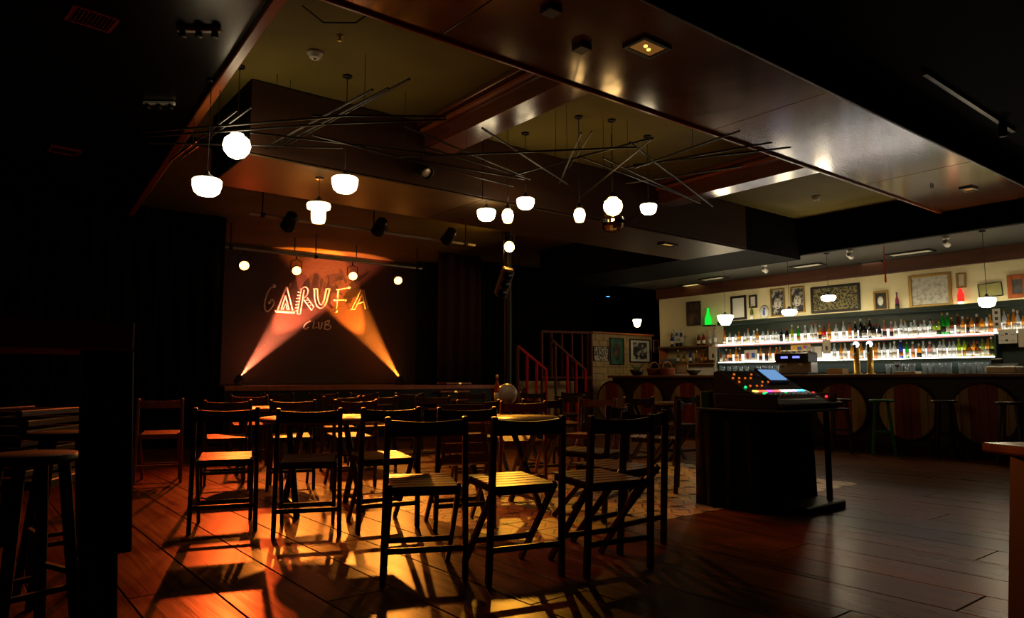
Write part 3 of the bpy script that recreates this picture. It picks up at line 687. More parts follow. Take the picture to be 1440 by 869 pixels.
# beer glasses on the back counter
gm = MB().lathe([(.03, 0), (.036, .004), (.042, .20), (.040, .20), (.034, .012), (.001, .01)], 12).mesh('beer_glass', M['tumbler'])
for xa_, xb_ in ((1012, 1096), (1244, 1398)):
    n_ = round((xb_ - xa_) / 8.6)
    for i in range(n_):
        for row in (0, 1):
            p_ = P(xa_ + (xb_ - xa_) * (i + .5) / n_, 500, X=12.80 + row * .13)
            if i % 6 == 5: continue
            o = inst('beer_glass', gm, None, (p_.x, p_.y, 1.126)); tag(o, 'clear straight beer glass standing below the lower bottle shelf', 'glass', 'beer glasses on the back counter')
# posters and papers between the shelves
def board(name, label, px, X, mat, cat='poster', th=.012, bars=None):
    a = P(px[0], (px[1] + px[3]) / 2, X=X); b = P(px[2], (px[1] + px[3]) / 2, X=X); m_ = P((px[0] + px[2]) / 2, (px[1] + px[3]) / 2, X=X)
    h = P((px[0] + px[2]) / 2, px[1], X=X).z - P((px[0] + px[2]) / 2, px[3], X=X).z; wd = (b - a).length
    o = MB().box((0, 0, 0), (wd, th, h)).build(name, mat); o.location = m_; o.rotation_euler = (0, 0, -PI / 2); tag(o, label, cat)
    for (cx, cz, w_, h_, mm) in bars or ():
        MB().box((cx * wd, -th / 2 - .002, cz * h), (w_ * wd, .004, h_ * h)).build('print', mm, o)
    return o
yel = plain('poster_yellow', (.75, .42, .06), .6); blu = plain('poster_blue', (.04, .10, .45), .6); gry = plain('poster_grey', (.3, .3, .3), .6); inkm = plain('ink', (.03, .03, .03), .6)
board('card_sign', 'white card with small red and blue print among amber bottles', (1047, 492, 1065, 509), 12.84, M['paper'], 'sign', bars=[(-.25, 0, .2, .5, plain('ink_red', (.5, .05, .04), .6)), (.2, .05, .25, .4, blu)])
board('paper_poster', 'yellow poster with a blue badge above the coffee machine', (1112, 484, 1140, 498), 12.86, yel, bars=[(-.05, -.05, .2, .6, blu), (.25, .2, .2, .3, plain('ink_violet', (.2, .05, .4), .6))])
board('paper_poster', 'grey and white poster right behind the coffee machine', (1133, 487, 1156, 503), 12.845, gry, bars=[(.28, 0, .4, .9, M['paper'])])
board('paper_notice', 'pale yellow notice hanging below the upper shelf', (1157, 478, 1168, 497), 12.77, A['cream'], 'notice', bars=[(0, -.1, .3, .3, inkm)])
board('paper_notice', 'white notice with two black dots hanging at the shelf end', (1404, 463, 1430, 483), 12.77, M['paper'], 'notice', bars=[(-.05, .18, .14, .14, inkm), (-.05, -.28, .14, .14, inkm), (-.3, .1, .25, .05, gry), (.3, .1, .25, .05, gry), (-.3, -.3, .25, .05, gry), (.3, -.3, .25, .05, gry)])
board('paper_notice', 'narrow white strip with black squares above the last notice', (1396, 434, 1407, 462), 12.78, M['paper'], 'notice', bars=[(0, .3, .4, .15, inkm), (0, 0, .4, .15, inkm), (0, -.28, .4, .15, inkm)])
board('paper_notice', 'cream sheet taped at the edge beside the white notice', (1432, 462, 1442, 488), 12.77, A['cream'], 'notice')
# left part of the back bar
lb_ = thing('side_shelving', 'cream wall shelves of bottles and glasses at the end of the bar', 'shelving', (0, 0, 0))
yA, yB = P(1004, 480, X=12.8).y, P(926, 480, X=12.8).y
for zz in (1.80, 1.42): MB().box((12.92, (yA + yB) / 2, zz - .02), (.34, yB - yA, .04), bev=.005).build('shelf', M['counter'], lb_)
MB().box((12.97, (yA + yB) / 2, 1.17), (.22, (yB - yA) * 1.0, .46)).build('cabinet', M['white'], lb_)
MB().box((12.95, yB - .02, 1.45), (.28, .04, .72), bev=.005).build('side_panel', M['trim'], lb_)
MB().box((12.95, yA + .0, 1.45), (.28, .04, .72), bev=.005).build('side_panel', M['white'], lb_)
MB().box((12.97, (yA + yB) / 2, .47), (.22, (yB - yA), .93)).build('cabinet_base', M['dark'], lb_)
shelf_row(1.4205, 12.88, [(966, 976, ['blue'], ['slim']), (977, 995, ['amber', 'orange', 'brown'], SL), (950, 964, ['olive'], SL)], 'lower cream side shelf')
shelf_row(1.8005, 12.88, [(943, 948, ['blue'], ['slim']), (980, 992, ['brown', 'red'], ['broad']), (996, 1008, ['clear'], ['slim', 'tall'])], 'upper cream side shelf')
sgm = MB().lathe([(.026, 0), (.032, .004), (.036, .11), (.034, .11), (.028, .012), (.001, .01)], 12).mesh('small_tumbler', M['tumbler'])
for i in range(7):
    p_ = P(928 + i * 3.6, 500, X=12.84); o = inst('small_tumbler', sgm, None, (12.86, p_.y, 1.421)); tag(o, 'small tumbler on the lower cream side shelf', 'glass', 'small tumblers at the end of the bar')
board('leaning_photo', 'blue and white photo card leaning on the upper side shelf', (949, 465, 961, 482), 12.86, M['paper'], 'photo', bars=[(-.25, .2, .3, .3, blu), (.25, .15, .3, .35, inkm), (-.1, -.25, .5, .25, gry)])
board('paper_notice', 'cream card fixed to the end of the side shelves', (997, 487, 1007, 506), 12.74, A['cream'], 'notice', bars=[(.1, -.2, .3, .3, inkm)])
# spiky plant
pp = P(954, 462, X=12.98); pp.z = 1.80
t = thing('potted_plant', 'spiky thin leaved plant in a dark pot on the side shelf', 'plant', pp)
MB().lathe([(.06, 0), (.07, .01), (.09, .12), (.085, .12), (.06, .1)], 16).build('pot', M['dark'], t)
for i in range(22):
    a_ = random.uniform(0, 6.28); e_ = random.uniform(.25, 1.3); L = random.uniform(.22, .45)
    d_ = Vector((math.cos(a_) * math.cos(e_) * .45, math.sin(a_) * math.cos(e_), math.sin(e_)))
    b0 = Vector((0, 0, .11)); MB().tube([b0, b0 + d_ * L * .55, b0 + d_ * L + Vector((0, 0, -.06))], .011, 4, r2=.002).build('leaf', M['leaf'], t)
# glowing green bottle lamp and red lamp
p_ = P(996, 457, X=12.95)
t = thing('bottle_lamp', 'glowing green bottle lamp on a small black wall bracket', 'lamp', p_)
MB().box((.04, 0, -.012), (.2, .22, .024), bev=.004).build('bracket', M['blackframe'], t)
MB().lathe([(.06, 0), (.075, .02), (.07, .15), (.03, .25), (.024, .36), (.03, .37)], 14).build('bottle', glow('green_glow', (.01, 1.0, .05), .9), t)
p_ = P(1352, 434, X=13.03); p_.z = 2.245
t = thing('bottle_lamp', 'glowing red bottle lamp with bright base on the top ledge', 'lamp', p_)
MB().lathe([(.05, .09), (.05, .2), (.03, .26), (.025, .31)], 14).build('shade', glow('red_glow', (1.0, .03, .02), 1.2), t)
MB().lathe([(.04, 0), (.045, .01), (.04, .09)], 14).build('base', glow('amber_glow', (1, .75, .35), 6), t)
p_ = P(1261, 440, X=13.0); bottle('tall', 'violet', (13.04, p_.y, 2.2435), 'single magenta bottle on the top ledge beside the square portrait', None, 1, 0, .95)
p_ = P(1056, 455, X=13.0); bottle('tall', 'olive', (13.04, p_.y, 2.2435), 'single pale green bottle on the top ledge under the tiny document', None, 3, 3, 1.0)
# espresso machine
p_ = P(1120, 520, X=12.05); ex = (11.55, P(1120, 520, X=11.55).y, CT)
t = thing('espresso_machine', 'black and chrome coffee machine with two blue displays on the bar', 'coffee machine', ex, -PI / 2)
MB().box((0, 0, .29), (.62, .34, .18), bev=.02).build('housing', M['console'], t)
MB().box((0, .06, .13), (.60, .22, .20), bev=.01).build('chrome_body', M['steel'], t)
MB().box((0, -.02, .02), (.64, .36, .04), bev=.008).build('drip_tray', M['console'], t)
for s_ in (-.12, .1): MB().box((s_, -.173, .30), (.13, .008, .035), bev=.003).build('display', glow('blue_display', (.12, .14, 1.0), 3.0), t)
for s_ in (-.16, .14):
    MB().lathe([(.035, 0), (.035, .06), (.03, .07)], 14, c=(s_, -.1, .15)).build('group_head', M['steel'], t)
    MB().bar((s_, -.12, .15), (s_, -.24, .13), .02, .02, bev=.004).build('portafilter', M['console'], t)
for k in range(6): MB().lathe([(.03, 0), (.04, .05), (.038, .05), (.028, .005)], 12, c=(-.25 + .1 * k, .02, .381)).build('cup', M['white'], t)
# beer taps
for px, lb in ((1205, 'tall brass beer tap nearer the coffee machine'), (1224, 'tall brass beer tap beside the pint glasses')):
    y_ = P(px, 510, X=11.45).y
    t = thing('beer_tap', lb, 'beer tap', (11.45, y_, CT), 0)
    MB().lathe([(.07, 0), (.07, .015), (.045, .03), (.045, .40), (.05, .41), (.045, .43), (.02, .44)], 18).build('column', M['brass'], t)
    MB().tube([(-.03, 0, .33), (-.11, 0, .33), (-.13, 0, .28)], .012, 8).build('spout', M['steel'], t)
    MB().lathe([(.012, .0), (.02, .08), (.024, .10), (.016, .12)], 10, c=(-.05, 0, .36)).build('handle', M['blackframe'], t)
    MB().ball((0, 0, .48), .05, 14).build('badge', glow('tap_badge', (.75, .88, 1), 2.5), t)
y_ = P(1178, 520, X=11.4).y
t = thing('wooden_box', 'pale wooden box on the bar between coffee machine and taps', 'box', (11.4, y_, CT))
MB().box((0, 0, .005), (.2, .26, .01)).build('bottom', M['box'], t)
for s_ in (-1, 1):
    MB().box((s_ * .095, 0, .05), (.012, .26, .09), bev=.002).build('side', M['box'], t); MB().box((0, s_ * .124, .05), (.178, .012, .09), bev=.002).build('side', M['box'], t)
y_ = P(1413, 520, X=11.35).y
t = thing('cash_register', 'white till with a dark keypad on the bar', 'till', (11.35, y_, CT), -PI / 2)
MB().box((0, 0, .05), (.36, .34, .10), bev=.015).build('body', M['plasticwhite'], t)
MB().box((0, -.03, .112), (.3, .2, .02), Matrix.Rotation(.2, 3, 'X'), .004).build('keypad', M['console'], t)
MB().box((-.12, .1, .16), (.14, .05, .10), bev=.01).build('display', M['console'], t)
MB().lathe([(.006, 0), (.006, .004)], 8, c=(.12, .07, .13)).build('indicator', glow('red_dot', (1, .05, .03), 3), t)
for px, lb in ((918, 'wicker basket near the far end of the counter'), (936, 'red-brown wicker basket beside the dark bowl'),):
    y_ = P(px, 522, X=11.2).y
    t = thing('wicker_basket', lb, 'basket', (11.25, y_, CT))
    MB().lathe([(.11, 0), (.13, .01), (.16, .13), (.165, .14), (.155, .14), (.12, .02), (.001, .015)], 18).build('bowl', M['basket'], t)
    MB().tube([(.15 * math.cos(PI * k / 10), 0, .13 + .14 * math.sin(PI * k / 10)) for k in range(11)], .01, 6).build('handle', M['basket'], t)
y_ = P(975, 522, X=11.3).y
o = MB().lathe([(.06, 0), (.07, .01), (.15, .09), (.15, .1), (.14, .1), (.06, .02), (.001, .015)], 20).build('dark_bowl', M['blackframe'], loc=(11.3, y_, CT)); tag(o, 'black bowl on the counter beside the mixing desk', 'bowl')
board('table_card', 'small gold framed card standing on the counter end', (950, 514, 967, 527), 11.6, M['gold'], 'frame', .02, [(0, 0, .78, .72, A['cream'])]).location.z += .02
y_ = P(896, 522, X=11.25).y
t = thing('fruit_bowl', 'dark bowl of leafy herbs on the end of the bar', 'bowl', (11.25, y_, CT))
MB().lathe([(.08, 0), (.09, .01), (.17, .12), (.16, .12), (.08, .02), (.001, .015)], 18).build('bowl', M['blackframe'], t)
for k in range(10):
    a_ = random.uniform(0, 6.28); MB().tube([(0, 0, .06), (.1 * math.cos(a_), .1 * math.sin(a_), .2), (.17 * math.cos(a_), .17 * math.sin(a_), .24)], .012, 5, r2=.003).build('sprig', M['leaf'], t)
for i, px in enumerate((1262, 1276)):
    y_ = P(px, 522, X=11.4).y
    if i == 0:
        t = thing('wine_glass', 'glass of dark red wine standing on the bar', 'glass', (11.4, y_, CT))
        MB().lathe([(.035, 0), (.036, .003), (.005, .01), (.005, .09), (.03, .11), (.04, .15), (.034, .19)], 14).build('goblet', M['tumbler'], t)
        MB().lathe([(.004, .097), (.027, .112), (.036, .145)], 14).build('wine', plain('wine', (.10, .005, .01), .2), t)
    else:
        o = MB().box((0, 0, .02), (.22, .32, .04), bev=.005).build('bar_mat', M['plasticwhite'], loc=(11.4, y_, CT)); tag(o, 'pale folded towel lying on the bar beside the wine glass', 'towel')
# fascia over the wall and bar ceiling fixtures
struct('trim_bar', MB().box((WX - .03, 4.4, 3.06), (.06, 13.3, .24), bev=.006), M['fascia'])
def panel_light(label, px, py, size, on, z=3.178, col=(1, .75, .25)):
    p_ = P(px, py, z=z - .012)
    t = thing('ceiling_downlight', label, 'light', p_)
    m = MB()
    for s_ in (-1, 1): m.box((s_ * (size[0] / 2 - .015), 0, 0), (.03, size[1], .022), bev=.003); m.box((0, s_ * (size[1] / 2 - .015), 0), (size[0] - .06, .03, .02))
    m.build('frame', M['blackframe'], t)
    MB().box((0, 0, .006), (size[0] - .06, size[1] - .06, .008)).build('diffuser', glow('downlight', col, on) if on else M['white'], t)
    return t
panel_light('lit yellow ceiling panel near the cream wall end of the bar', 972, 401, (.25, .5), .8)
panel_light('lit pale ceiling panel above the gilt picture', 1226, 370, (.22, .42), 1.6, col=(1, .85, .5))
panel_light('unlit ceiling panel over the end shelves of the bar', 1003, 392, (.3, .6), 0)
panel_light('unlit ceiling panel over the twin gold portraits', 1135, 374, (.3, .6), 0)
panel_light('unlit long ceiling panel above the large gilt drawing', 1280, 356, (.3, .7), 0)
for px, py, lb in ((1075, 373, 'small white ceiling spotlight over the coffee machine'), (1195, 352, 'small white ceiling spotlight over the beer taps'), (1330, 334, 'small white ceiling spotlight over the pint glasses')):
    p_ = P(px, py, z=3.178); t = thing('ceiling_spotlight', lb, 'spotlight', p_)
    MB().lathe([(.05, -.02), (.05, 0)], 14).build('base', M['plasticwhite'], t)
    MB().tube([(0, 0, -.02), (0, 0, -.06)], .01, 6).build('stem', M['plasticwhite'], t)
    rt = Matrix.Rotation(1.9, 3, 'Y'); MB().lathe([(.025, -.06), (.04, -.05), (.042, .06), (.036, .06), (.03, -.03)], 14, c=(0, 0, -.09), m=rt).build('head', M['plasticwhite'], t)

p_ = P(1245, 385, X=11.6)
t = thing('red_tassel', 'thin red ribbon tassel hanging from the bar ceiling', 'tassel', p_)
MB().tube([(0, 0, 3.178 - p_.z), (0, .01, .2), (0, 0, .0)], .006, 5).build('cord', M['redpaint'], t); MB().lathe([(.004, -.14), (.016, -.13), (.012, 0), (.004, .02)], 8).build('fringe', M['redpaint'], t)
# pendants
def pend_prof(kind, r):
    if kind == 'globe': return [(r * .45, .92 * r), (r * .5, .8 * r), (r * .88, .48 * r), (r, 0), (r * .9, -.42 * r), (r * .6, -.8 * r), (r * .2, -.98 * r), (.003, -1.05 * r)]
    if kind == 'bowl': return [(r * .55, .5 * r), (r * .9, .45 * r), (r, .35 * r), (r * .98, .0), (r * .86, -.45 * r), (r * .6, -.68 * r), (r * .2, -.74 * r), (.003, -.76 * r)]
    if kind == 'step': return [(r * .5, .75 * r), (r * .95, .65 * r), (r, .5 * r), (r * .95, .2 * r), (r * .62, .1 * r), (r * .6, -.7 * r), (r * .5, -1.0 * r), (.003, -1.1 * r)]
    if kind == 'drop': return [(r * .4, 1.25 * r), (r * .8, .9 * r), (r, .2 * r), (r * .9, -.5 * r), (r * .65, -1.1 * r), (.003, -1.25 * r)]
    if kind == 'cone': return [(r * .6, .62 * r), (r, .55 * r), (r * .96, .3 * r), (r * .7, -.3 * r), (r * .5, -.62 * r), (.003, -.68 * r)]
    return [(r * .5, .35 * r), (r * .9, .28 * r), (r, .1 * r), (r * .92, -.2 * r), (r * .6, -.42 * r), (.003, -.46 * r)]
def pendant(label, px, py, d, wpx, kind, mat, top=ZC, X=None):
    p_ = P(px, py, d=d) if X is None else P(px, py, X=X)
    dd = p_.x * math.sin(AZ) + p_.y * math.cos(AZ); r = wpx / 2 / 1004 * dd
    t = thing('pendant_lamp', label, 'pendant lamp', p_)
    prof = pend_prof(kind, r); MB().lathe(prof[::-1], 20).build('glass_shade', mat, t)
    z0 = prof[0][1]
    MB().lathe([(r * .5, z0 - .003), (r * .42, z0 + .02), (r * .2, z0 + .035), (.012, z0 + .06), (.005, z0 + .062)], 14).build('fitter', M['metal'], t)
    MB().tube([(0, 0, z0 + .05), (0, 0, top - p_.z)], .004, 5).build('cord', M['wire'], t)
    MB().lathe([(.04, top - p_.z - .02), (.045, top - p_.z - .002)], 12).build('ceiling_rose', M['metal'], t)
    return t
cool, warm = M['bulb_cool'], M['bulb_warm']
pendant('large lit globe pendant hanging highest beside the crossing rods', 333, 205, 6.0, 39, 'globe', cool)
pendant('lit white bowl pendant hanging closest to the black side curtain', 291, 261, 5.6, 41, 'bowl', cool, ZB + .0)
pendant('lit bowl pendant hanging above the stepped lamp', 485, 258, 6.2, 38, 'bowl', cool)
pendant('lit stepped warm pendant in front of the stage pipe', 448, 297, 7.0, 34, 'step', warm, 3.09)
pendant('lit shallow bowl pendant beside the small drop lamp', 684, 301, 7.95, 27, 'bowl', cool)
pendant('small warm drop pendant beside the shallow bowl lamp', 714, 304, 7.3, 17, 'drop', warm)
pendant('lit bowl pendant under the crossed rods in the middle', 739, 285, 7.7, 26, 'bowl', cool)
pendant('small warm drop pendant beside the mirror ball', 815, 303, 7.2, 17, 'drop', warm)
pendant('warm globe pendant directly over the mirror ball', 862, 290, 7.3, 28, 'globe', warm)
pendant('lit bowl pendant nearest the bar among the rods', 912, 293, 7.8, 24, 'bowl', cool)
bp = M['bulb_bar']
pendant('cone shaped bar pendant nearest the green bottle lamp', 1020, 450, 0, 22, 'cone', bp, 3.18, 11.5)
pendant('flat bar pendant in front of the gold portraits', 1110, 439, 0, 21, 'flat', bp, 3.18, 11.5)
pendant('flat bar pendant in front of the gilt panel', 1165, 419, 0, 20, 'flat', bp, 3.18, 11.5)
pendant('bowl bar pendant in front of the green booklet', 1388, 424, 0, 22, 'bowl', bp, 3.18, 11.5)
# wall lamp over the tiled wall
p_ = P(896, 454, Y=11.05)
t = thing('wall_lamp', 'small lit lamp with tapered shade above the tiled wall', 'lamp', p_)
MB().lathe([(.03, -.10), (.06, -.08), (.10, .05), (.095, .08), (.03, .09)], 14).build('shade', glow('wall_lamp_shade', (1, .72, .36), 7), t)
MB().tube([(0, 0, -.09), (-.02, .06, -.16), (-.04, .22, p_.z * 0 - .2)], .008, 6).build('arm', M['metal'], t)
# mirror ball
p_ = P(861, 311, d=7.75); R_ = .135
t = thing('mirror_ball', 'mirror ball hanging below the warm globe pendant', 'mirror ball', p_)
me_ = MB()
for i in range(1, 13):
    a0, a1 = PI * (i - 1) / 12, PI * i / 12; n_ = max(4, int(24 * math.sin((a0 + a1) / 2)))
    for k in range(n_):
        b0, b1 = 2 * PI * k / n_, 2 * PI * (k + .94) / n_; A1 = a1 - .015
        me_.add([Vector((R_ * math.sin(u) * math.cos(v_), R_ * math.sin(u) * math.sin(v_), R_ * math.cos(u))) for u, v_ in ((a0, b0), (A1, b0), (A1, b1), (a0, b1))], [(0, 1, 2, 3)])
o = me_.build('mirror_facets', M['mirror'], t); o['kind'] = 'stuff'
MB().ball((0, 0, 0), R_ * .965, 20).build('core', M['dark'], t)
MB().tube([(0, 0, R_ * .95), (0, 0, ZC - p_.z)], .004, 5).build('cord', M['wire'], t)

# hanging rods
def rods(label, lst, z=3.17):
    c0 = P(lst[0][0], lst[0][1], z=z); t = thing('rod_cluster', label, 'hanging sculpture', (c0.x, c0.y, z))
    base = Vector((c0.x, c0.y, z))
    for i, r_ in enumerate(lst):
        x0_, y0_, x1_, y1_ = r_[:4]; zz = z + (i % 4) * .022 - .03
        a, b = P(x0_, y0_, z=zz + (r_[4] if len(r_) > 4 else 0)), P(x1_, y1_, z=zz)
        MB().tube([a - base, b - base], .0095, 6).build('rod', M['rod'], t)
        if i % 3 == 0:
            m_ = a.lerp(b, .4); MB().tube([m_ - base, Vector((m_.x, m_.y, ZC if (m_.x > 1.95 and m_.y > 4.2 and m_.y < 6.3) else ZB)) - base], .003, 4).build('wire', M['wire'], t)
    return t
rods('bundle of long dark rods reaching past the globe pendant towards the side curtain', [(198, 186, 482, 163), (204, 192, 452, 175), (440, 162, 627, 164), (436, 175, 628, 168), (208, 201, 482, 208), (352, 186, 612, 217), (238, 227, 333, 155), (256, 221, 354, 150)])
rods('crossed dark rods sloping up behind the bowl pendant', [(320, 236, 524, 126), (331, 237, 546, 124), (385, 213, 576, 111), (345, 225, 523, 140)], 3.2)
rods('long parallel dark rods over the middle pendants', [(440, 190, 722, 262), (520, 213, 738, 252), (568, 177, 736, 247), (585, 203, 746, 252), (560, 221, 895, 207), (678, 180, 798, 259), (712, 249, 905, 197), (728, 243, 918, 194)])
rods('short pair of dark rods pointing up beside the middle crossing', [(787, 258, 817, 187), (800, 236, 832, 185)], 3.2)
rods('fan of dark rods over the mirror ball beside the main beam', [(815, 279, 917, 195), (886, 200, 1002, 290), (848, 222, 985, 286), (820, 222, 962, 276), (892, 236, 1040, 184), (880, 236, 1086, 200), (890, 232, 1112, 207), (880, 258, 1046, 233), (856, 330, 915, 290)])

# ceiling bits
for px, py, lb in ((443, 73, 'white smoke detector on the olive ceiling near the front'), (1148, 276, 'white smoke detector on the green ceiling near the bar')):
    p_ = P(px, py, z=ZC); t = thing('smoke_detector', lb, 'detector', p_)
    MB().lathe([(.035, -.06), (.05, -.045), (.055, -.025), (.065, -.02), (.065, 0)], 18).build('body', M['plasticwhite'], t)
    MB().lathe([(.012, -.064), (.014, -.058)], 10).build('sensor', M['metal'], t)
p_ = P(478, 50, z=ZC); o = MB().lathe([(.012, -.05), (.02, -.045), (.012, -.03), (.02, -.01), (.03, 0)], 10).build('ceiling_sprinkler', M['brass'], loc=p_); tag(o, 'small brass ceiling sprinkler beside the smoke detector', 'sprinkler')  # small sprinkler head under the ceiling
t = panel_light('recessed square downlight with glowing lamp in the main beam', 910, 67, (.30, .22), .16, ZB, (1, .40, .08))
for s_ in (-.03, .03): MB().lathe([(.002, -.012), (.014, -.008), (.016, .004)], 10, c=(s_, s_ * .4, 0)).build('lamp_bulb', glow('recessed_bulb', (1, .5, .08), 3), t)
panel_light('small glowing recessed downlight near the bar end of the beam', 1362, 266, (.22, .16), .35, ZB, (1, .45, .1))
panel_light('glowing recessed downlight in the far beam near the bar', 939, 344, (.3, .16), .5, 3.084, (1, .55, .1))
for px, py, lb in ((775, 11, 'black square ceiling box nearest the camera on the main beam'), (818, 64, 'black square ceiling box beside the glowing recessed downlight')):
    o = MB().box((0, 0, -.02), (.11, .11, .04), bev=.006).build('ceiling_box', M['blackframe'], loc=P(px, py, z=ZB)); tag(o, lb, 'box')
o = MB().tube([(0, 0, 0), (.03, .0, -.03), (.07, 0, -.03), (.09, 0, 0)], .008, 6).build('ceiling_clip', M['blackframe'], loc=P(1308, 260, z=ZB)); tag(o, 'black hooked clip under the main beam near the bar', 'clip')
for px, py, w_, h_, lb, mt in ((130, 24, .26, .24, 'dark red slatted vent in the black ceiling', M['tablered']), (90, 211, .26, .2, 'dim slatted vent farther along the black ceiling', M['tablered'])):
    p_ = P(px, py, z=ZB); t = thing('ceiling_vent', lb, 'vent', p_, .1)
    m = MB()
    for s_ in (-1, 1): m.box((s_ * w_ / 2, 0, -.01), (.02, h_ + .02, .02)); m.box((0, s_ * h_ / 2, -.01), (w_, .02, .02))
    m.build('frame', mt, t)
    for k in range(10): MB().box((-w_ / 2 + w_ * (k + .8) / 10.6, 0, -.008), (.008, h_ - .02, .014), Matrix.Rotation(.5, 3, 'Y')).build('slat', mt, t)
for px, py, sc_, lb in ((280, 38, 1.0, 'pale three lamp spotlight bar on the glossy black ceiling'), (224, 142, .9, 'dim spotlight bar farther along the black ceiling')):
    p_ = P(px, py, z=ZB); t = thing('spotlight_bar', lb, 'light', p_, -.62)
    MB().box((0, 0, -.02), (.30 * sc_, .04, .03), bev=.005).build('rail', M['plasticwhite'], t)
    for k in (-1, 0, 1): MB().lathe([(.02, -.075), (.028, -.07), (.022, -.03)], 12, c=(k * .11 * sc_, 0, 0)).build('lamp_head', M['metal'], t)
a, b = P(1300, 100, z=ZC), P(1425, 182, z=ZC)
t = thing('ceiling_track', 'thin dark lighting track on the black ceiling over the near side', 'track', (0, 0, 0)); MB().bar(a - Vector((0, 0, .02)), b - Vector((0, 0, .02)), .04, .03).build('rail', M['metal'], t)
q_ = a.lerp(b, .85); MB().lathe([(.03, -.16), (.045, -.15), (.04, -.04)], 12, c=q_).build('lamp_head', M['metal'], t)
# two more short cables on the ceiling
pts = [P(425, 8, z=ZC - .01), P(455, 32, z=ZC - .12), P(500, 32, z=ZC - .16), P(540, 5, z=ZC - .01)]
pts2 = [pts[0].lerp(pts[1], .0), pts[1], pts[2], pts[3]]
o = MB().tube(pts2, .006, 6).build('cable', M['wire']); tag(o, 'black cable looping below the olive ceiling at the front', 'cable')
# blue lamp under the ceiling at the back
p_ = P(855, 417, Y=12.2); t = thing('blue_lamp', 'small blue lamp glowing in the dark above the tiled wall', 'lamp', p_)
MB().lathe([(.05, 0), (.06, .02), (.05, .05), (.02, .06)], 14).build('housing', M['metal'], t); MB().lathe([(.001, -.006), (.045, -.003), (.05, .0)], 14).build('lens', glow('blue_lens', (.06, .30, 1), 5), t)
MB().tube([(0, 0, .05), (0, 0, ZC - p_.z)], .008, 6).build('stem', M['metal'], t)

# ================================================================= MIXING DESK
t = thing('mixing_desk_stand', 'black cloth covered stand carrying the mixing desk', 'stand', (0, 0, 0))
m = MB(); n_ = 48; ring = []
cx0, cx1, cy0, cy1 = 5.08, 5.92, 3.30, 3.90
def rect_pt(f_):
    p4 = 2 * ((cx1 - cx0) + (cy1 - cy0)); s_ = f_ * p4; w1, h1 = cx1 - cx0, cy1 - cy0
    if s_ < w1: return Vector((cx0 + s_, cy0, 0)), Vector((0, -1, 0))
    s_ -= w1
    if s_ < h1: return Vector((cx1, cy0 + s_, 0)), Vector((1, 0, 0))
    s_ -= h1
    if s_ < w1: return Vector((cx1 - s_, cy1, 0)), Vector((0, 1, 0))
    s_ -= w1; return Vector((cx0, cy1 - s_, 0)), Vector((-1, 0, 0))
lev = [(.005, 1.0), (.25, .8), (.55, .5), (.78, .25), (.80, .1)]
vs = []; fs = []
for (z_, k_) in lev:
    for i in range(n_):
        p_, nn = rect_pt(i / n_); vs.append(p_ + nn * (.035 * k_ * (math.sin(i * 1.9) + .35 * math.sin(i * 3.7 + z_ * 3))) + Vector((0, 0, z_)))
for j in range(len(lev) - 1):
    for i in range(n_): fs.append((j * n_ + i, j * n_ + (i + 1) % n_, (j + 1) * n_ + (i + 1) % n_, (j + 1) * n_ + i))
fs.append(tuple((len(lev) - 1) * n_ + i for i in range(n_)))
m.add(vs, fs, True).build('cloth_skirt', M['cloth'], t)
MB().bar((5.87, 3.14, .05), (5.87, 3.14, .80), .04, .04, bev=.005).build('leg', M['metal'], t)
MB().box((5.62, 3.16, .03), (.62, .26, .06), bev=.01).build('base_plank', M['barwood'], t)
MB().box((5.5, 3.42, .81), (.94, .86, .02), bev=.004).build('table_board', M['blackframe'], t)
case = MB().box((0, 0, .07), (.82, .10, .14), bev=.01).build('equipment_case', M['greencloth'], loc=(5.52, 3.81, .821)); tag(case, 'low dark green case behind the mixing desk on its stand', 'case')
t = thing('mixing_desk', 'digital mixing desk with lit faders, orange buttons and blue screen', 'mixing desk', (5.54, 3.10, .822))
# profile in y,z
prof = [(0, 0), (0, .045), (.05, .075), (.30, .15), (.56, .31), (.60, .30), (.62, .10), (.60, 0)]
m = MB(); n_ = len(prof); vs = [(-.45, y, z) for y, z in prof] + [(.45, y, z) for y, z in prof]
m.add(vs, [tuple(range(n_ - 1, -1, -1)), tuple(range(n_, 2 * n_))] + [(i, (i + 1) % n_, (i + 1) % n_ + n_, i + n_) for i in range(n_)]).build('housing', M['console'], t)
MB().box((0, -.025, .03), (.92, .05, .045), bev=.012).build('armrest', M['armrest'], t)
for s_ in (-1, 1): MB().box((s_ * .457, .3, .06), (.014, .58, .12), bev=.004).build('side_cheek', M['dark'], t)
def surf(x, f_):      # f 0..1 along lower slope, 1..2 upper slope
    if f_ <= 1: y, z = .05 + .25 * f_, .075 + .075 * f_; a_ = math.atan2(.075, .25)
    else: y, z = .30 + .26 * (f_ - 1), .15 + .16 * (f_ - 1); a_ = math.atan2(.16, .26)
    return Vector((x, y, z)), Matrix.Rotation(a_, 3, 'X')
colsF = [(1, .75, .1), (1, .1, .06), (1, .12, .05), (.7, .1, 1), (1, .1, .15), (1, .15, .1), (1, .85, .9), (1, .8, .9), (.9, .75, 1), (.85, .75, 1), (.2, .7, 1), (.1, .75, 1)]
for i in range(12):
    x = -.36 + .72 * i / 11; p_, r_ = surf(x, .86); n3 = r_ @ Vector((0, 0, 1))
    MB().box(p_ + n3 * .004, (.052, .028, .008), r_).build('channel_display', glow('fader_led', colsF[i], 2.2), t)
    p_, r_ = surf(x, .42); MB().box(p_ + n3 * .009, (.02, .03, .018), r_, .003).build('fader', M['steel'], t)
ob = glow('orange_led', (1, .16, .01), .9); gb = glow('green_led', (.02, 1, .25), 1.2); rb = glow('red_led', (1, .03, .03), 2.0)
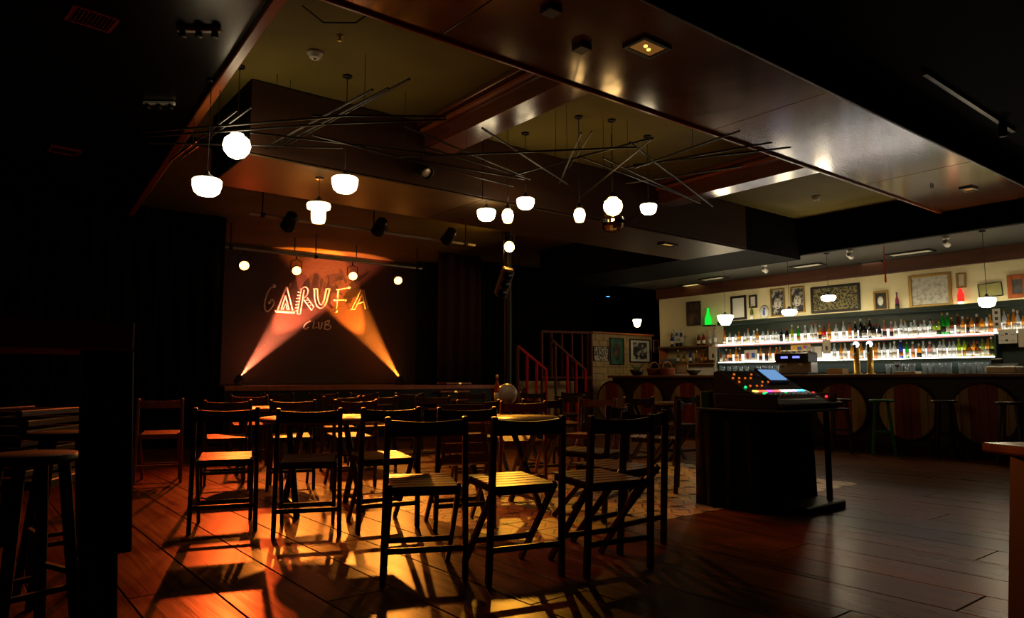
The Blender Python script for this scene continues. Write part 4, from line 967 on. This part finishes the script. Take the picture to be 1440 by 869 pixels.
for r2 in range(4):
    for i in range(6):
        if random.random() < .45: continue
        p_, r_ = surf(-.38 + .085 * i + random.uniform(-.01, .01), 1.2 + .2 * r2); n3 = r_ @ Vector((0, 0, 1))
        MB().lathe([(.009, 0), (.009, .008), (.006, .01)], 8, c=p_, m=r_).build('button', ob, t)
for x, f_, mm in ((-.40, 1.12, gb), (-.30, .62, gb), (-.34, .60, gb), (-.02, .60, gb), (.30, 1.9, gb), (.40, .55, rb), (.43, .15, rb)):
    p_, r_ = surf(x, f_); MB().lathe([(.011, 0), (.011, .012), (.008, .015)], 8, c=p_, m=r_).build('button', mm, t)
MB().box(surf(.20, 1.62)[0] + Vector((0, -.005, .02)), (.30, .20, .02), Matrix.Rotation(.62, 3, 'X'), .004).build('screen_bezel', M['console'], t)
p_ = surf(.20, 1.62)[0] + Vector((0, -.012, .031)); scn = MB().box(p_, (.26, .15, .006), Matrix.Rotation(.62, 3, 'X')).build('screen', glow('screen_blue', (.16, .33, .62), 1.0), t)
MB().box(p_ + Vector((-.03, .01, .008)), (.10, .04, .004), Matrix.Rotation(.62, 3, 'X')).build('screen_window', glow('screen_dark', (.05, .12, .3), .6), scn)

# ================================================================= TABLES, CHAIRS
def chair_proto(wm, sm, name='folding_chair', folded=False):
    t = bpy.data.objects.new(name, None); C.objects.link(t); t.empty_display_size = .1
    W = .215
    for s_ in (-1, 1):
        MB().bar((s_ * W, 0, 0), (s_ * (W - .012), -.045, .865), .03, .042, (0, 1, 0), .006).build('rear_leg', wm, t)
        MB().bar((s_ * (W - .035), -.0, .50), (s_ * (W - .035), .44, .0), .026, .04, (0, 1, 0), .006).build('front_leg', wm, t)
    # curved top rail
    vs = []; fs = []; n_ = 10
    for i in range(n_ + 1):
        f_ = i / n_; x = -W + .012 + (2 * W - .024) * f_; yb = -.04 - .035 * math.sin(PI * f_); dip = -.012 * math.sin(PI * f_)
        for (dy, z_) in ((-.009, .765), (.009, .765), (.009, .85 + dip), (-.009, .85 + dip)): vs.append((x, yb + dy + (.005 if z_ < .8 else 0), z_))
    for i in range(n_):
        for k in range(4): fs.append((i * 4 + k, i * 4 + (k + 1) % 4, i * 4 + 4 + (k + 1) % 4, i * 4 + 4 + k))
    fs += [(3, 2, 1, 0), tuple(n_ * 4 + k for k in range(4))]
    MB().add(vs, fs).build('top_rail', wm, t)
    MB().bar((-W, -.006, .175), (W, -.006, .175), .022, .03, bev=.004).build('stretcher', wm, t)
    MB().bar((-W + .03, .29, .165), (W - .03, .29, .165), .022, .03, bev=.004).build('stretcher', wm, t)
    R_ = Matrix.Rotation(1.25 if folded else 0.03, 3, 'X'); o0 = Vector((0, .005, .475))
    fr = MB(); xo, xi = W - .048, W - .072; rv = []
    for z_ in (-.022, .012):
        for (x_, ya, yb) in ((xo, -.02, .40), (xi, .004, .376)): rv += [o0 + R_ @ Vector(q_) for q_ in ((-x_, ya, z_), (x_, ya, z_), (x_, yb, z_), (-x_, yb, z_))]
    fs_ = []
    for k in range(4):
        j = (k + 1) % 4; fs_ += [(k, k + 4, j + 4, j), (8 + k, 8 + j, 12 + j, 12 + k), (k, j, 8 + j, 8 + k), (4 + k, 12 + k, 12 + j, 4 + j)]
    fr = fr.add(rv, fs_).build('seat_frame', wm, t)
    for k in range(6):
        MB().box(o0 + R_ @ Vector((0, .015 + .074 * k, .018)), (2 * W - .075, .064, .014), R_, .003).build('slat', sm, fr)
    return t
proto = chair_proto(M['chair'], M['seat'])
protor = chair_proto(M['redchair'], M['redchair'])
protof = chair_proto(M['chair'], M['paper'] if False else M['box'], folded=True)
used = set()
def place(pr, px, d, psi, label):
    """px pixel column and forward distance of the rear feet, psi heading to the stage side in degrees"""
    lat = (px - 720) / 1004.0
    x = d * math.sin(AZ) + d * lat * math.cos(AZ); y = d * math.cos(AZ) - d * lat * math.sin(AZ)
    c = pr if pr.name not in used else copy_tree(pr); used.add(pr.name)
    c.location = (x, y, 0.0005); c.rotation_euler = (0, 0, math.radians(psi) - AZ)
    tag(c, label, 'chair', 'wooden folding chairs on the floor'); return c
place(proto, 600, 3.82, 13, 'dark folding chair in the front row, first from the high table side')
place(proto, 739, 3.88, 25, 'dark folding chair in the front row, right behind the round table')
place(proto, 867, 4.02, 28, 'dark folding chair turned aside, third in the front row')
place(proto, 899, 4.58, 41, 'dark folding chair standing nearest the mixing desk in the front row')
place(proto, 321, 5.08, 20, 'dark folding chair in the second row, beside the reddish chair')
place(proto, 437, 4.94, 15, 'dark folding chair in the second row, second from the reddish chair')
place(proto, 549, 5.15, 26, 'dark folding chair in the second row, third from the reddish chair')
place(protor, 228, 7.4, 22, 'reddish folding chair standing alone at the end of the rows')
third = [(322, 6.9, 20), (413, 7.0, 18), (500, 7.1, 22), (672, 7.0, 20), (760, 7.4, 18)]
fourth = [(352, 8.9, 20), (480, 8.5, 20), (534, 8.7, 22), (609, 8.7, 18), (800, 9.2, 20)]
fifth = [(346, 10.4, 20), (393, 10.6, 18), (455, 10.6, 22), (512, 10.8, 20), (575, 10.6, 20), (662, 10.9, 20), (748, 11.2, 20), (806, 11.6, 16)]
for nm, lst in (('third', third), ('fourth', fourth), ('fifth', fifth)):
    for i, (px, d, ps) in enumerate(lst): place(proto, px, d, ps + random.uniform(-5, 5), f'dark folding chair in the {nm} row, {ORD[i]} from the reddish chair side')
place(protof, 655, 5.15, 20, 'folding chair with its pale slatted seat tipped up under the round table')
place(proto, 948, 6.95, 75, 'dark folding chair facing sideways right beside the mixing desk')
place(proto, 862, 5.6, 60, 'dark folding chair turned sideways behind the front row end')
place(protor, 838, 7.6, 150, 'reddish folding chair facing the room beyond the round table')
place(proto, 895, 8.2, 30, 'dark folding chair in front of the bar counter end')
place(protor, 735, 6.62, 10, 'reddish folding chair tucked behind the round table')
place(proto, 962, 9.0, 35, 'dark folding chair half hidden behind the mixing desk')
def table(label, px, d, r, z=.75):
    lat = (px - 720) / 1004.0
    x = d * math.sin(AZ) + d * lat * math.cos(AZ); y = d * math.cos(AZ) - d * lat * math.sin(AZ)
    t = thing('round_table', label, 'table', (x, y, 0.0005), -AZ + .5)
    MB().lathe([(r - .012, z - .03), (r, z - .024), (r, z - .006), (r - .006, z)], 40).build('table_top', M['table'], t)
    MB().box((0, 0, z - .05), (r * 1.1, .05, .04)).build('rail', M['chair'], t)
    for s_ in (-1, 1):
        for q_ in (-1, 1): MB().bar((s_ * r * .5, q_ * .26, .0), (s_ * r * .46, -q_ * .26, z - .03), .035, .045, (1, 0, 0), .005).build('leg', M['chair'], t)
        MB().bar((s_ * r * .48, -.2, .08), (s_ * r * .48, .2, .08), .02, .02).build('stretcher', M['chair'], t)
    return t
t1 = table('round wooden table behind the front row of chairs', 702, 6.0, .50)
table('round wooden table shining orange between the second and third rows', 458, 8.6 - 2.65, .52)
table('round wooden table near the stage steps', 722, 8.8, .45)
table('round wooden table near the bar end of the rows', 925, 9.8, .45)
table('round wooden table close to the stage front', 505, 9.6, .45)
table('round wooden table deep in the rows beside the reddish chair', 372, 8.0, .45)
# things on tables
def onT(px, d, z=.7505):
    lat = (px - 720) / 1004.0
    return Vector((d * math.sin(AZ) + d * lat * math.cos(AZ), d * math.cos(AZ) - d * lat * math.sin(AZ), z))
o = MB().ball((0, 0, .13), .13, 20).build('pale_ball', plain('pale_ball', (.5, .42, .36), .3), loc=onT(713, 8.8)); tag(o, 'pale round ball sitting on the table near the stage steps', 'ball')
o = bottle('tall', 'brown', onT(699, 8.75), 'dark bottle standing beside the pale round ball', None, 0, 1)
for px, d in ((500, 9.55), (446, 5.9), (915, 9.7)):
    pass
# bar stools
def stool(label, px, d, mat, seat, h=.78, group=None):
    p_ = onT(px, d, 0.0); t = thing('bar_stool', label, 'stool', p_, random.uniform(0, .6))
    MB().lathe([(.15, h - .035), (.165, h - .03), (.165, h - .006), (.15, h)], 22).build('seat', seat, t)
    for k in range(4):
        a_ = PI / 4 + k * PI / 2; MB().bar((.20 * math.cos(a_), .20 * math.sin(a_), 0), (.11 * math.cos(a_), .11 * math.sin(a_), h - .03), .035, .035, bev=.005).build('leg', mat, t)
    for k in range(4):
        a_ = PI / 4 + k * PI / 2; b_ = a_ + PI / 2; r_ = .168; z_ = .28 + .05 * (k % 2)
        MB().bar((r_ * math.cos(a_), r_ * math.sin(a_), z_), (r_ * math.cos(b_), r_ * math.sin(b_), z_), .02, .02).build('stretcher', mat, t)
    return t
stool('green painted wooden stool in front of the bar', 1238, 10.1, M['stool_green'], M['stool_green'])
stool('dark wooden stool standing at the bar between two barrel panels', 1326, 9.75, M['chair'], M['chair'])
stool('dark wooden stool at the bar nearest the near table', 1418, 9.1, M['chair'], M['chair'])
stool('dark wooden stool at the bar half behind the mixing desk', 1180, 10.5, M['chair'], M['chair'])
# near table at the side of the bar (only its corner in view)
c0 = P(1378, 622, z=.90); ZT = .90
t = thing('near_table', 'dark table corner with a glossy top beside the open floor', 'table', (0, 0, 0))
ang = math.radians(-38.2 + 8); ux = Vector((math.cos(ang), math.sin(ang), 0)); uy = Vector((-math.sin(ang), math.cos(ang), 0))
cc = c0 + ux * .40 - uy * .38
mr_ = Matrix((ux, uy, Vector((0, 0, 1)))).transposed()
MB().box(Vector((cc.x, cc.y, ZT - .012)), (.80, .76, .024), mr_, .006).build('table_top', M['table'], t)
MB().box(Vector((cc.x, cc.y, ZT - .055)), (.70, .66, .06), mr_, .004).build('apron', M['chair'], t)
for sx_ in (-1, 1):
    for sy_ in (-1, 1):
        tp_ = cc + ux * .32 * sx_ + uy * .31 * sy_; bt_ = cc + ux * .40 * sx_ + uy * .31 * sy_
        MB().bar((bt_.x, bt_.y, 0), (tp_.x, tp_.y, ZT - .03), .075, .06, uy, .005).build('leg', M['dark'], t)
# high table at the other side
t = thing('high_table', 'dark red high table with thick plank legs at the near corner', 'table', (0, 0, 0))
ZH = P(190, 452, d=2.2).z; pr_ = P(190, 470, d=2.2); pl_ = P(0, 443, d=1.985)
zb_ = P(188, 493, d=2.2).z
dirv = (Vector((pl_.x, pl_.y, 0)) - Vector((pr_.x, pr_.y, 0))).normalized(); nv = Vector((-dirv.y, dirv.x, 0))
if nv.dot(Vector((math.sin(AZ), math.cos(AZ), 0))) < 0: nv = -nv
mrt = Matrix((dirv, nv, Vector((0, 0, 1)))).transposed()
b0 = Vector((pr_.x, pr_.y, 0)) + dirv * .5
MB().box((b0.x + nv.x * .28, b0.y + nv.y * .28, (ZH + zb_) / 2), (1.0, .56, ZH - zb_), mrt, .006).build('table_top', M['tablered'], t)
def near_bar(par_, name, x0, x1, y0, y1, d, dep, mat, lean=0):
    a = P((x0 + x1) / 2, y0, d=d); b = P((x0 + x1) / 2 + lean, y1, d=d); wd = (x1 - x0) / 1004 * d
    ctr = MB().bar(b, a, wd, dep, nv, .004); return ctr.build(name, mat, par_)
zf = lambda d: 535 + 1.06 * 1004 / d
near_bar(t, 'leg_panel', 119, 183, 493, 780, 2.26, .05, M['dark'], -4)
near_bar(t, 'leg', 113, 134, 770, zf(2.3), 2.3, .05, M['dark'], -3); near_bar(t, 'leg', 137, 162, 770, zf(2.26), 2.26, .05, M['dark'], -2)
near_bar(t, 'leg', -60, -35, 493, zf(2.3), 2.3, .05, M['dark'])
stool('dark bar stool standing under the high table', 52, 2.75, M['dark'], M['dark'], .78)
stool('dark bar stool beside the plank leg of the high table', 98, 3.6, M['dark'], M['dark'], .80)
# stack of folded chairs behind the high table
base = onT(40, 4.3, 0)
for k in range(7):
    t = thing('folded_chair', f'folded chair lying flat in the pile behind the high table, {ORD[k]} from the bottom', 'chair', (base.x, base.y, .52 + .055 * k), -AZ + .1 + random.uniform(-.08, .08), 'folded chairs piled behind the high table')
    for s_ in (-1, 1): MB().box((s_ * .2, 0, .022), (.035, .8, .035), bev=.005).build('leg', M['chair'], t)
    for yy in (-.3, -.1, .1, .3): MB().box((0, yy, .022), (.4, .07, .02), bev=.004).build('slat', M['chair'], t)
pt = thing('low_platform', 'low dark trestle under the pile of folded chairs', 'trestle', (base.x, base.y, 0), -AZ + .1)
MB().box((0, 0, .49), (.7, .9, .05), bev=.005).build('top', M['dark'], pt)
for sx_ in (-1, 1):
    for sy_ in (-1, 1): MB().box((sx_ * .3, sy_ * .4, .235), (.05, .05, .46), bev=.004).build('leg', M['dark'], pt)
